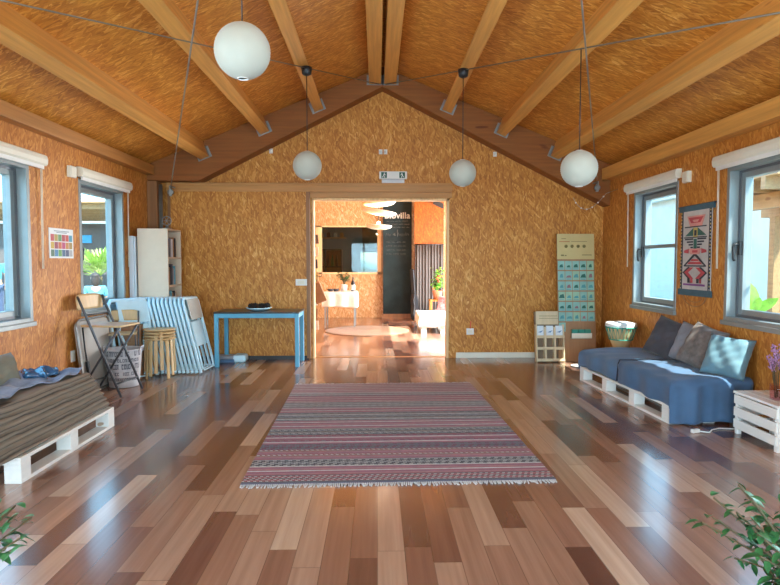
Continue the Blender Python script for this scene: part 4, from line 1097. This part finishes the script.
# grey folded table leaning on the left wall
t = thing('folded_table', 'grey folded table with rounded corners leaning against the left wall', 'table', (-2.88, 6.0, 0))
def rounded(y0, y1, z0, z1, r, n=6):
    pts = []
    for cy, cz, a0 in ((y1 - r, z1 - r, 0), (y0 + r, z1 - r, 90), (y0 + r, z0 + r, 180), (y1 - r, z0 + r, 270)):
        for k in range(n + 1): a = R(a0 + 90 * k / n); pts.append((cy + r * math.cos(a), cz + r * math.sin(a)))
    return pts
m = Matrix.Translation((-2.85, 0, 0)) @ Matrix.Rotation(R(-6), 4, 'Y')
b = MB(); b.T = m; b.prism([(0, y, z) for y, z in rounded(5.68, 6.34, .02, .72, .07)], (.03, 0, 0)); b.build('table_top', 'grey_table', t, bevel=.004)
b = MB(); b.T = m; pts = [(.034, y, z) for y, z in rounded(5.665, 6.355, .005, .735, .075)]; b.tube(pts, .010, 6, True); b.build('edge_tube', 'steel', t)
b = MB(); b.T = m; b.tube([(.05, 5.75, .66), (.05, 5.74, .45), (.052, 5.75, .30), (.05, 5.75, .10)], .008, 6); b.cbox((.052, 5.75, .26), (.025, .03, .13)); b.build('latch_strap', 'black', t)

# ------------------------------------------------------------------ hall beyond the doorway
t = thing('hall_table', 'small table under white cloth in the hall beyond the doorway', 'table', (-.72, 11.9, 0))
tx0, tx1, ty0, ty1, tz = -1.06, -.41, 11.55, 12.15, .70
for a in (tx0 + .02, tx1 - .05):
    for c in (ty0 + .02, ty1 - .05): MB().box(a, a + .028, c, c + .028, 0, tz - .02).build('leg', 'steel', t)
MB().box(tx0, tx1, ty0, ty1, tz - .025, tz).build('table_top', 'white', t)
def clothfn(u, v):
    X0, X1, Y0, Y1 = tx0 - .01, tx1 + .01, ty0 - .01, ty1 + .01; d = .30
    a = u * (X1 - X0 + 2 * d) - d; q = v * (Y1 - Y0 + 2 * d) - d
    da = max(0, -a, a - (X1 - X0)); dq = max(0, -q, q - (Y1 - Y0)); x = X0 + min(max(a, 0), X1 - X0); y = Y0 + min(max(q, 0), Y1 - Y0)
    dz = max(da, dq)
    if da: x += (-1 if a < 0 else 1) * (.01 + .012 * math.sin(22 * y)) * min(1, da / .1)
    if dq: y += (-1 if q < 0 else 1) * (.01 + .012 * math.sin(25 * x)) * min(1, dq / .1)
    return (x, y, tz + .006 - dz * (1 - .04 * math.sin(5 * x)))
b = MB(); b.grid(clothfn, 40, 40)
M['white_cloth'] = cloth('white_linen', (.80, .77, .68))
tag(b.build('tablecloth', 'white_cloth', solid=.004, origin=(-.73, 11.85, .7)), 'white cloth hanging over the small hall table', 'tablecloth')
t = thing('potted_plant', 'green leafy plant in white pot on the hall table', 'plant', (-.62, 11.85, .71))
b = MB(); b.lathe([(.045, .712), (.06, .714), (.07, .82), (.072, .85), (.064, .85), (.06, .83), (.01, .82)], (-.66, 11.80, 0), 18); b.build('pot', 'white', t)
b = MB(); s_ = MB(); rnd = random.Random(5)
for k in range(11):
    a = rnd.uniform(0, 2 * PI); l = rnd.uniform(.10, .26); tip = Vector((-.66 + .17 * math.cos(a) * rnd.uniform(.3, 1), 11.80 + .15 * math.sin(a), .85 + l)); s_.tube([(-.66, 11.80, .83), on(Vector((-.66, 11.80, .86)), tip, .5) + Vector((0, 0, .03)), tip], .004, 5)
    for j in range(6):
        q = on(Vector((-.66, 11.80, .86)), tip, .4 + .12 * j); aa = rnd.uniform(0, 2 * PI); b.leaf(q, (math.cos(aa), math.sin(aa), rnd.uniform(-.1, .6)), rnd.uniform(.07, .12), .055)
s_.build('stem', 'stem', t); b.build('foliage', 'leaf', t)
t = thing('bottle', 'dark bottle with white label beside the plant on the hall table', 'bottle', (-.50, 11.78, .71))
MB().lathe([(.035, .712), (.04, .716), (.04, .86), (.034, .90), (.014, .93), (.013, .985), (.016, .99), (.014, 1.0), (.005, 1.0)], (-.48, 11.74, 0), 18).build('glass_body', 'black', t)
MB().lathe([(.0408, .74), (.0412, .745), (.0412, .84), (.0408, .845)], (-.48, 11.74, 0), 18, False).build('paper_label', 'white', t)
for k, (x, y, lb) in enumerate(((-.93, 11.72, 'dark bowl at the left end of the hall table'), (-.82, 11.76, 'dark bowl beside the white plant pot on the hall table'))):
    b = MB(); b.lathe([(.03, .712), (.04, .714), (.062, .75), (.064, .765), (.058, .765), (.05, .74), (.01, .722)], (x, y, 0), 18); tag(b.build('bowl', 'charcoal', origin=(x, y, .71)), lb, 'bowl', 'bowls on the hall table')
# leaflet column at the left inside of the doorway and hanging brown bag
t = thing('magazine_column', 'narrow pine column holding leaflets just inside the doorway on the left', 'rack', (-.94, 9.2, 0))
MB().box(-1.03, -.965, 9.10, 9.20, 0, 1.82).build('post', 'pine_z', t, bevel=.003)
rnd = random.Random(9); lm = ['cream', 'cardboard', 'white', 'red_flower', 'header', 'charcoal', 'cream', 'brown_fab']
for k in range(8):
    z = .25 + k * .19
    MB().cbox((-.945 + rnd.uniform(-.012, .012), 9.09, z + .07), (.075, .02, .14), (R(-8), R(rnd.uniform(-8, 8)), 0)).build('leaflet', lm[k], t)
MB().tube([(-.98, 9.13, 1.10), (-.93, 9.08, 1.09), (-.86, 9.02, 1.075), (-.85, 9.02, 1.10)], .006, 6).build('hook', 'black', t)
t = thing('tote_bag', 'brown paper tote bag hanging from the leaflet column by the doorway', 'bag', (-.90, 9.0, .65))
b = MB(); b.T = Matrix.Translation((-.915, 8.99, .86)) @ Matrix.Rotation(R(-22), 4, 'Y'); b.box(-.085, .085, -.03, .03, -.19, .12); b.build('bag_body', 'cardboard', t, bevel=.01)
b = MB(); b.T = Matrix.Translation((-.915, 8.99, .86)) @ Matrix.Rotation(R(-22), 4, 'Y'); b.tube([(-.05, 0, .11), (-.04, 0, .20), (0, .03, .24), (.04, 0, .20), (.05, 0, .11)], .006, 6); b.build('handle', 'black', t)
# round rug
b = MB(); b.lathe([(.01, .012), (.78, .012), (.80, .007), (.80, .001)], (-.19, 11.05, 0), 48); M['jute'] = cloth('jute_weave', (.27, .17, .095)); tag(b.build('round_rug', 'jute', origin=(-.19, 11.05, 0)), 'round jute rug on the hall floor', 'rug')
# tiered pendant lamp
t = thing('pendant_lamp', 'pendant lamp of three stacked pale discs hanging in the hall', 'lamp', (.03, 10.2, 1.9))
M['shade_paper'] = plain('pale_veneer_shade', (.86, .80, .62), .5, 0, .03)
for k, (r_, z) in enumerate(((.30, 2.31), (.31, 2.16), (.23, 1.91))):
    b = MB(); prof = [(.04, z - .045), (r_ * .55, z - .04), (r_ * .85, z - .018), (r_, z + .025)]; b.lathe(prof, (.03, 10.2, 0), 36, False)
    for v in b.bm.verts: v.co.z += (.16 if k == 1 else .05) * (v.co.x - .03) * (-1 if k else .6)
    b.build('shade', 'shade_paper', t, solid=.006)
MB().tube([(.03, 10.2, 3.0), (.03, 10.2, 1.87)], .008, 6).build('cord', 'black', t)
MB().ball((.03, 10.2, 1.97), .035).build('bulb', plain('warm_bulb', (1, .85, .6), .4, 0, .02, emit=6.0), t)
MB().lathe([(.05, roof_z(.03) - .06), (.05, roof_z(.03) - .02)], (.03, 10.2, 0), 14).build('ceiling_rose', 'white', t)
MB().tube([(.03, 10.2, roof_z(.03) - .05), (.03, 10.2, 2.9)], .006, 6).build('upper_cord', 'black', t)
pl_ = bpy.data.lights.new('pendant_glow', 'POINT'); pl_.energy = HALL_LAMP; pl_.color = (1, .86, .66); pl_.shadow_soft_size = .05
po = bpy.data.objects.new('pendant_glow', pl_); C.objects.link(po); po.location = (0, 0, 2.13 - 1.9); po.parent = t

# chalkboard with lettering
t = thing('chalkboard', 'tall black chalkboard with white chalk writing on the far hall wall', 'chalkboard', (.46, 13.6, .10))
MB().box(.14, .80, 13.52, YH, .10, 2.95).build('slate', 'chalk', t)
MB().box(.12, .82, 13.50, YH, .0, .10).build('base_board', 'darkbrown', t)
cu = bpy.data.curves.new('chalk_lettering', 'FONT'); cu.body = 'Biovilla'; cu.size = .195; cu.extrude = .002; cu.offset = .004; cu.space_character = 1.05
fo = bpy.data.objects.new('chalk_lettering', cu); C.objects.link(fo); fo.parent = t; fo.location = (.17 - .46, 13.514 - 13.6, 2.30 - .10); fo.rotation_euler = (R(90), 0, 0)
bpy.context.view_layer.update()
me = bpy.data.meshes.new_from_object(fo.evaluated_get(bpy.context.evaluated_depsgraph_get())); me.name = 'chalk_lettering'; me.materials.clear(); me.materials.append(M['chalk_white'])
fm = bpy.data.objects.new('chalk_title', me); C.objects.link(fm); fm.parent = t; fm.location = fo.location; fm.rotation_euler = fo.rotation_euler; bpy.data.objects.remove(fo)
b = MB(); rnd = random.Random(31)
def scribble(x, z, w, h, r_):
    n = max(3, int(w / (h * .45))); pts = []
    for i in range(n * 2 + 1):
        pts.append((x + w * i / (n * 2), 13.516, z + h * (rnd.uniform(.5, 1.0) if i % 2 else rnd.uniform(0, .3))))
    b.tube(pts, r_, 4)
for z in (2.22, 2.15, 2.08):
    x = .22
    while x < .70: w = rnd.uniform(.06, .14); scribble(x, z, min(w, .74 - x), .035, .0035); x += w + .03
x = .20
for w in (.12, .05, .26): scribble(x, 1.89, w, .09, .006); x += w + .05
b.tube([(.47, 13.516, 1.88), (.47, 13.516, 2.04)], .006, 4)
for z in (1.74, 1.65, 1.56, 1.47):
    x = .22
    while x < .66: w = rnd.uniform(.06, .14); scribble(x, z, min(w, .72 - x), .035, .0035); x += w + .03
b.build('chalk_notes', 'chalk_grey', t)

# orange partition with plank curtain below, guitar-shaped bag, plant stand, hall daybed
M['shaded_orange_board'] = osb('shaded_strand_board', 'y', (.52, .29, .10))  # shade on the partition put into a darker board tint
b = MB(); b.box(.84, 1.50, 13.20, 13.26, 1.68, 2.75); b.box(.84, 1.50, 13.26, 13.30, .0, 2.75)
struct(b.build('wall_partition', 'shaded_orange_board'))
M['plank_grey'] = timber('grey_brown_planks', (.075, .062, .055), 'z', .7, .15)
t = thing('plank_curtain', 'grey-brown curtain hanging below the orange board in the hall', 'curtain', (1.17, 13.15, 0))
b = MB(); b.grid(lambda u, v: (.85 + .64 * u, 13.13 + .014 * math.sin(60 * u) + .010 * math.sin(23 * u + 2), .08 + 1.60 * v), 90, 4); b.build('fabric', 'plank_grey', t, solid=.006)
MB().tube([(.84, 13.14, 1.69), (1.50, 13.14, 1.69)], .012, 8).build('rod', 'black', t)
t = thing('steel_brace', 'black sloping brace across the top of the orange board in the hall', 'brace', (1.2, 13.15, 2.5))
b = MB(); b.prism([(.93, 13.17, 2.74), (1.17, 13.17, 2.63), (1.17, 13.17, 2.72), (1.12, 13.17, 2.745)], (0, .028, 0)); b.prism([(1.25, 13.17, 2.60), (1.49, 13.17, 2.49), (1.49, 13.17, 2.60), (1.29, 13.17, 2.70)], (0, .028, 0)); b.build('bar', 'black', t)
t = thing('guitar_bag', 'black guitar bag leaning against the curtain beside the chalkboard', 'bag', (.9, 12.95, 0))
b = MB()
out = [(0, .0), (.12, .03), (.16, .14), (.12, .26), (.10, .34), (.12, .44), (.08, .54), (.035, .60), (.03, 1.02), (.045, 1.14), (0, 1.16)]
pts = [(x, z) for x, z in out] + [(-x, z) for x, z in out[-2:0:-1]]
b.T = Matrix.Translation((.90, 12.93, .0)) @ Matrix.Rotation(R(-4), 4, 'Y') @ Matrix.Rotation(R(-7), 4, 'X') @ Matrix.Rotation(R(60), 4, 'Z'); b.prism([(x, 0, z) for x, z in pts], (0, .09, 0)); b.build('bag_body', 'black', t, bevel=.012)
t = thing('plant_stand', 'orange wooden stand with a square top in the hall by the doorway edge', 'stand', (1.28, 11.9, 0))
sx0, sx1, sy0, sy1, sz = 1.07, 1.36, 11.7, 12.0, .54
for a in (sx0, sx1 - .04):
    for c in (sy0, sy1 - .04): MB().box(a, a + .04, c, c + .04, 0, sz - .03).build('leg', 'orange_wood', t)
MB().box(sx0 - .01, sx1 + .01, sy0 - .01, sy1 + .01, sz - .03, sz).build('stand_top', 'orange_wood', t, bevel=.004)
t = thing('flowering_plant', 'bright green plant with red flowers in clay pot on the orange stand', 'plant', (1.25, 11.85, sz))
b = MB(); b.lathe([(.06, sz + .001), (.075, sz + .004), (.10, sz + .16), (.105, sz + .18), (.095, sz + .18), (.09, sz + .15), (.01, sz + .14)], (1.22, 11.85, 0), 20); b.build('pot', 'terracotta', t)
b = MB(); f_ = MB(); s_ = MB(); rnd = random.Random(6)
for k in range(26):
    a = rnd.uniform(0, 2 * PI); l = rnd.uniform(.15, .52); base = Vector((1.22, 11.85, sz + .16)); tip = base + Vector((.15 * math.cos(a) * rnd.uniform(.2, 1), .15 * math.sin(a), l)); s_.tube([base, on(base, tip, .5), tip], .004, 5)
    for j in range(5):
        q = on(base, tip, .35 + .15 * j); aa = rnd.uniform(0, 2 * PI); b.leaf(q, (math.cos(aa), math.sin(aa), rnd.uniform(-.2, .5)), rnd.uniform(.08, .13), .065)
    if k % 3 == 0: f_.ball(tip + Vector((rnd.uniform(-.03, .03), 0, rnd.uniform(-.2, .0))), .022, 8, 6)
s_.build('stem', 'stem', t); b.build('foliage', 'leaf_bright', t); f_.build('blossom', 'red_flower', t)
pallet('white pallet under the white mattress in the hall', .80, 1.60, 10.55, 11.75, 3)
t2 = None
def hall_cloth(u, v):
    X0, X1, Y0, Y1, d = .78, 1.62, 10.53, 11.77, .20
    a = u * (X1 - X0 + 2 * d) - d; q = v * (Y1 - Y0 + 2 * d) - d
    da = max(0, -a, a - (X1 - X0)); dq = max(0, -q, q - (Y1 - Y0)); x = X0 + min(max(a, 0), X1 - X0); y = Y0 + min(max(q, 0), Y1 - Y0); dz = max(da, dq)
    if da: x += (-1 if a < 0 else 1) * (.015 + .012 * math.sin(18 * y)) * min(1, da / .1)
    if dq: y += (-1 if q < 0 else 1) * (.015 + .012 * math.sin(21 * x)) * min(1, dq / .1)
    z = .33 - dz + .008 * math.sin(9 * x + 5 * y)
    return (x, y, max(.13, z))
MBm = MB(); MBm.box(.80, 1.60, 10.55, 11.75, .155, .31); tag(MBm.build('mattress', 'mattress', bevel=.03, origin=(1.2, 11.1, .155)), 'mattress under the white cover on the hall pallet', 'mattress')
b = MB(); b.grid(hall_cloth, 36, 44); tag(b.build('bed_cover', 'white_cover', solid=.008, origin=(1.2, 11.1, .3)), 'white cotton cover over the low bed in the hall', 'cover')
pillow('pillow', 'reddish patterned pillow on the white hall bed', 'rose_fab', (1.36, 11.55, .48), (.36, .30), (R(-20), 0, R(-30)), .12, group='pillow on the hall bed')

# kitchen things behind the glass
t = thing('kitchen_shelf', 'dark shelf unit standing in the kitchen behind the hall window', 'shelf', (-1.5, 16.7, 0))
for x in (-1.95, -1.48, -1.02): MB().box(x, x + .03, 16.5, 16.85, 0, 1.66).build('upright', 'black', t)
for z in (.3, .75, 1.15, 1.63): MB().box(-1.95, -.99, 16.5, 16.85, z, z + .03).build('shelf', 'black', t)
MB().box(-1.95, -.99, 16.85, 16.86, 0, 1.66).build('back_panel', 'darkbrown', t)
k = 0
for x in (-1.88, -1.76, -1.64, -1.38, -1.26, -1.14):
    b = MB(); b.lathe([(.035, 1.181), (.038, 1.185), (.038, 1.36), (.014, 1.44), (.014, 1.50), (.005, 1.50)], (x, 16.62, 0), 12)
    tag(b.build('bottle', 'black' if k % 2 else 'leaf', origin=(x, 16.62, 1.18)), 'bottle %s on the dark kitchen shelf' % ('at the left end', 'second from the left', 'third from the left', 'third from the right', 'second from the right', 'at the right end')[k], 'bottle', 'bottles on the kitchen shelf'); k += 1
t = thing('wall_shelf', 'high kitchen wall shelf with a row of jars behind the hall window', 'shelf', (-1.3, 17.0, 1.98))
MB().box(-1.95, -.9, 16.95, 17.2, 1.98, 2.01).build('plank', 'birch', t)
for k, x in enumerate((-1.8, -1.6, -1.4, -1.2, -1.02)):
    b = MB(); b.lathe([(.05, 2.011), (.055, 2.015), (.055, 2.12), (.045, 2.13), (.045, 2.15), (.005, 2.15)], (x, 17.07, 0), 14); tag(b.build('jar', ('cream', 'birch', 'charcoal')[k % 3], origin=(x, 17.07, 2.01)), 'jar on the high kitchen shelf, %s' % ('far left', 'second from left', 'middle one', 'second from right', 'far right')[k], 'jar', 'jars on the high kitchen shelf')
t = thing('kitchen_cupboard', 'brown wall cupboard in the kitchen beside the bright back window', 'cupboard', (-.1, 16.9, 1.75))
MB().box(-.42, .42, 16.95, 17.2, 1.72, 2.45).build('carcass', 'darkbrown', t)
for x in (-.415, .005): dd = MB().box(x, x + .41, 16.93, 16.95, 1.725, 2.445).build('door', 'cardboard', t, bevel=.003); MB().box(x + .19, x + .22, 16.92, 16.93, 1.80, 1.90).build('handle', 'steel', dd)

# ------------------------------------------------------------------ plants at the bottom corners
def corner_plant(label, cx, cy, zpot, seed, reach, n, lean):
    rnd = random.Random(seed); t = thing('potted_plant', label, 'plant', (cx, cy, 0), 'bushy potted plants near the camera')
    MB().lathe([(.12, .0), (.13, .005), (.17, zpot - .03), (.18, zpot - .03), (.18, zpot), (.165, zpot), (.155, zpot - .03), (.12, .06), (.01, .05)], (cx, cy, 0), 28).build('pot', 'terracotta', t)
    MB().lathe([(.155, zpot - .045), (.156, zpot - .03), (.08, zpot - .025), (.01, zpot - .025)], (cx, cy, 0), 20).build('soil', 'soil', t)
    st, lf = MB(), MB()
    for k in range(n):
        a = rnd.uniform(0, 2 * PI); hh = rnd.uniform(.12, reach); sp = rnd.uniform(.08, .30)
        p0 = Vector((cx + .03 * math.cos(a), cy + .03 * math.sin(a), zpot - .03))
        p2 = Vector((cx + sp * math.cos(a) + lean * rnd.uniform(.2, 1.0), cy + sp * math.sin(a) * .8, zpot + hh)); p1 = on(p0, p2, .5) + Vector((0, 0, .07))
        st.tube([p0, p1, p2], .0035, 5)
        for j in range(9):
            q = on(p1, p2, j / 8.0 * 1.05); aa = rnd.uniform(0, 2 * PI)
            L = rnd.uniform(.028, .05); lf.leaf(q, (math.cos(aa), math.sin(aa), rnd.uniform(-.5, .4)), L, L * .55, droop=.35)
    st.build('stem', 'stem', t); lf.build('foliage', 'leaf', t)
corner_plant('bushy small-leaved plant at the bottom right corner by the camera', 1.38, 1.72, .19, 14, .39, 62, -.13)
corner_plant('bushy small-leaved plant at the bottom left corner by the camera', -1.36, 1.75, .20, 15, .33, 46, .11)

# ------------------------------------------------------------------ outside
b = MB(); b.box(-60, 60, -40, 80, -.6, -.15); g = struct(b.build('ground', 'ext_ground'))
def pergola(label, x0, x1, y0, y1, z, nb):
    t = thing('pergola', label, 'pergola', ((x0 + x1) / 2, (y0 + y1) / 2, -.15), 'wooden pergolas outside the windows')
    for x in (x0, x1 - .12):
        for y in (y0, y1 - .12): MB().box(x, x + .12, y, y + .12, -.15, z).build('post', 'ext_pine', t)
    for x in (x0, x1 - .12): MB().box(x, x + .12, y0 - .2, y1 + .2, z, z + .18).build('beam', 'ext_pine', t)
    for k in range(nb):
        y = y0 + (y1 - y0 - .08) * k / (nb - 1); MB().box(x0 - .3, x1 + .3, y, y + .08, z + .18, z + .32).build('rafter', 'ext_pine', t)
    b = MB(); b.box(x0 - .3, x1 + .3, y0 - .2, y1 + .2, z + .32, z + .36); b.build('roof_boards', 'ext_pine', t)
# left: timber building with canopy, blue sign, fan palm, two people
pergola('pine canopy in front of the clad building outside the left windows', -13.0, -5.6, 15.0, 19.4, 2.45, 9)
t = thing('clad_building', 'low timber-clad building outside beyond the left windows', 'building', (-10, 22, -.15))
MB().box(-16, -5.0, 20.5, 25, -.15, 2.6).build('wall', 'ext_wood', t)
MB().box(-16.4, -4.6, 20.1, 25.4, 2.6, 2.85).build('roof', 'ext_white', t)
MB().box(-10.27, -9.82, 20.44, 20.5, 1.95, 2.22).build('sign', 'ext_blue', t)
t = thing('fan_palm', 'yellow-green fan palm outside the left window nearest the gable', 'palm', (-6.75, 14.4, -.15))
MB().tube([(-6.75, 14.4, -.15), (-6.77, 14.4, .45), (-6.75, 14.4, .95)], .09, 10, rs=[.12, .10, .07]).build('trunk', 'stem', t)
b = MB(); rnd = random.Random(17)
for k in range(15):
    a = 2 * PI * k / 15; e = rnd.uniform(.1, 1.2); hub = Vector((-6.75 + .30 * math.cos(a) * math.cos(e), 14.4 + .30 * math.sin(a) * math.cos(e), .95 + .38 * math.sin(e)))
    b.tube([(-6.75, 14.4, .95), hub], .012, 5); fw = (hub - Vector((-6.75, 14.4, .95))).normalized(); sd_ = fw.cross(Vector((0, 0, 1))).normalized()
    for j in range(13):
        w = (j - 6) / 6 * 1.35; b.leaf(hub, fw * math.cos(w) + sd_ * math.sin(w), .55 - .1 * abs(w), .06, droop=.1)
b.build('fronds', 'palm_leaf', t)
def skinned(name, pts, edges, mat, par, sub=2):
    bm = bmesh.new(); lay = bm.verts.layers.skin.verify(); vs = []
    for k, (p, r_) in enumerate(pts):
        v = bm.verts.new(p); v[lay].radius = (r_, r_) if not isinstance(r_, tuple) else r_; v[lay].use_root = (k == 0); vs.append(v)
    for a, c in edges: bm.edges.new((vs[a], vs[c]))
    me = bpy.data.meshes.new(name); bm.to_mesh(me); bm.free(); me.materials.append(M[mat])
    o = bpy.data.objects.new(name, me); C.objects.link(o); o.parent = par; OFF[o.name] = OFF[par.name]
    o.modifiers.new('skin', 'SKIN').use_smooth_shade = True
    k2 = o.modifiers.new('smooth', 'SUBSURF'); k2.levels = sub; k2.render_levels = sub
    return o
def person(label, loc, rz, hairm, shirtm, seated):
    """faces local -y; origin on the ground"""
    t = thing('person', label, 'person', (0, 0, 0), 'people outside the left windows')
    hz = .46 if seated else .92
    P = [((0, 0, hz), (.13, .10)), ((0, 0, hz + .20), (.115, .085)), ((0, .01, hz + .40), (.14, .095)), ((0, .01, hz + .50), .05), ((0, -.005, hz + .575), (.062, .07)), ((0, -.012, hz + .66), (.078, .092)), ((0, 0, hz + .735), (.06, .072))]
    E_ = [(0, 1), (1, 2), (2, 3), (3, 4), (4, 5), (5, 6)]
    A = []
    for sx in (-1, 1):
        n = len(P)
        P += [((sx * .17, .01, hz + .44), .052), ((sx * .22, -.02, hz + .18), .040), ((sx * .20, -.20 if seated else -.05, hz + .05 if seated else hz - .06), .030), ((sx * .185, -.29 if seated else -.09, hz + .04 if seated else hz - .14), (.035, .018))]
        E_ += [(2, n), (n, n + 1), (n + 1, n + 2), (n + 2, n + 3)]; A.append(n)
        n = len(P)
        if seated: L = [((sx * .095, -.05, hz - .01), .085), ((sx * .11, -.44, hz + .02), .058), ((sx * .11, -.46, .10), .038), ((sx * .11, -.58, .04), (.035, .03))]
        else: L = [((sx * .09, 0, hz - .08), .088), ((sx * .095, -.01, .48), .058), ((sx * .095, .01, .09), .038), ((sx * .10, -.13, .035), (.035, .03))]
        P += L; E_ += [(0, n), (n, n + 1), (n + 1, n + 2), (n + 2, n + 3)]
    skinned('body', P, E_, 'skin', t)
    # shirt and trousers follow the body
    g = .012
    sh = [(P[0][0], (.142, .112)), (P[1][0], (.13, .10)), (P[2][0], (.165, .125)), ((0, .01, hz + .485), .075)]; se = [(0, 1), (1, 2), (2, 3)]
    for n in A:
        k = len(sh); sh += [(P[n][0], .066), (tuple(Vector(P[n][0]).lerp(Vector(P[n + 1][0]), .75)), .058)]; se += [(2, k), (k, k + 1)]
    skinned('shirt', sh, se, shirtm, t)
    tr = [(P[0][0], (.148, .118))]; te = []
    for n in (A[0] + 4, A[1] + 4):
        k = len(tr); tr += [(P[n][0], .098), (P[n + 1][0], .072), (P[n + 2][0], .054)]; te += [(0, k), (k, k + 1), (k + 1, k + 2)]
    skinned('trousers', tr, te, 'jeans', t)
    b = MB()
    def hair(u, v):
        a = 2 * PI * u; ph = PI * (.5 - .5 * v * 1.0)
        r_ = .098; z = hz + .685 + .085 * math.sin(ph * 1.0) ; rr = math.cos(ph)
        return (r_ * .92 * rr * math.cos(a), .012 + r_ * 1.08 * rr * math.sin(a), z)
    b.grid(hair, 20, 8)
    b.ball((0, .060, hz + .60), (.088, .055, .13), 14, 9)
    b.build('hair', hairm, t)
    f = MB()
    for sx in (-1, 1): f.ball((sx * .032, -.098, hz + .672), (.012, .008, .008), 8, 6)
    f.build('eyes', 'black', t)
    n_ = MB(); n_.ball((0, -.112, hz + .645), (.013, .02, .022), 8, 6)
    for sx in (-1, 1): n_.ball((sx * .083, .0, hz + .655), (.010, .018, .028), 8, 6)
    n_.build('nose_and_ears', 'skin', t)
    m_ = MB(); m_.ball((0, -.098, hz + .605), (.024, .008, .006), 8, 6); m_.build('mouth', 'red_flower', t)
    t.location = loc; t.rotation_euler = (0, 0, rz)
person('seated dark-haired person in a pale blue top outside the left window nearest the gable', (-5.95, 12.5, -.15), R(215), 'hair', 'teal_shirt', True)
b = MB(); b.box(-6.25, -5.70, 12.3, 12.75, .10, .145)
t = thing('garden_bench', 'low bench under the seated person outside the left window', 'bench', (-5.95, 12.5, -.15)); b.build('seat', 'ext_pine', t)
for x in (-6.22, -5.78):
    for y in (12.33, 12.67): MB().box(x, x + .05, y, y + .05, -.15, .10).build('leg', 'ext_pine', t)
person('auburn-haired person in a cyan top standing outside at the left picture edge', (-9.05, 14.1, -.15), R(35), 'hair_red', 'cyan_shirt', False)
# right: white annex, pergola, broad-leaved plant
t = thing('white_annex', 'white rendered building outside the right windows', 'building', (9, 12, -.15))
MB().box(7.6, 11, 6, 22, -.15, 2.9).build('wall', 'ext_white', t)
MB().box(7.4, 11.2, 5.8, 22.2, 2.9, 3.1).build('roof', 'ext_white', t)
dd = MB().box(7.56, 7.6, 12.9, 14.1, -.15, 2.1).build('door', 'grey_door', t)
pergola('pine pergola outside the right windows', 4.7, 5.8, 6.6, 8.4, 1.95, 6)
t = thing('banana_plant', 'young banana plant with broad green leaves outside the right window', 'plant', (4.35, 6.2, -.15))
MB().tube([(4.1, 6.25, -.15), (4.1, 6.25, .3), (4.08, 6.22, .75)], .04, 10, rs=[.05, .045, .02]).build('stem', 'leaf_bright', t)
b = MB()
for a, e, L, w in ((2.6, 1.42, .40, .15), (1.2, 1.0, .32, .12), (4.4, 1.0, .26, .10), (5.6, .8, .3, .12)):
    b.leaf((4.08, 6.22, .74), (math.cos(a) * math.cos(e), math.sin(a) * math.cos(e), math.sin(e)), L, w, up=(.3, 1, .2), droop=.12)
b.build('foliage', 'leaf_bright', t)

t = thing('added_shrub', 'added unseen leafy shrub dappling the sun outside the right window nearest the camera', 'shrub', (3.62, 4.15, -.15))  # out-of-view shrub, added to break up the sun on the pillows
MB().tube([(3.62, 4.15, -.15), (3.60, 4.17, .8), (3.58, 4.18, 1.9)], .02, 6).build('stem', 'stem', t)
b = MB(); rnd = random.Random(41)
for k in range(300):
    a = rnd.uniform(0, 2 * PI); r_ = .17 * math.sqrt(rnd.random()); z = rnd.uniform(.7, 2.45); aa = rnd.uniform(0, 2 * PI)
    b.leaf((3.58 + r_ * .8 * math.cos(a), 4.24 + r_ * math.sin(a), z), (math.cos(aa), math.sin(aa), rnd.uniform(-.6, .5)), rnd.uniform(.08, .13), .05)
b.build('foliage', 'leaf', t)
b = MB(); b.box(-.95, .02, 18.6, 18.8, -.15, 2.4); o = b.build('garden_wall', 'ext_beige', origin=(-.45, 18.7, -.15)); tag(o, 'beige garden wall seen through the kitchen back window', 'wall')
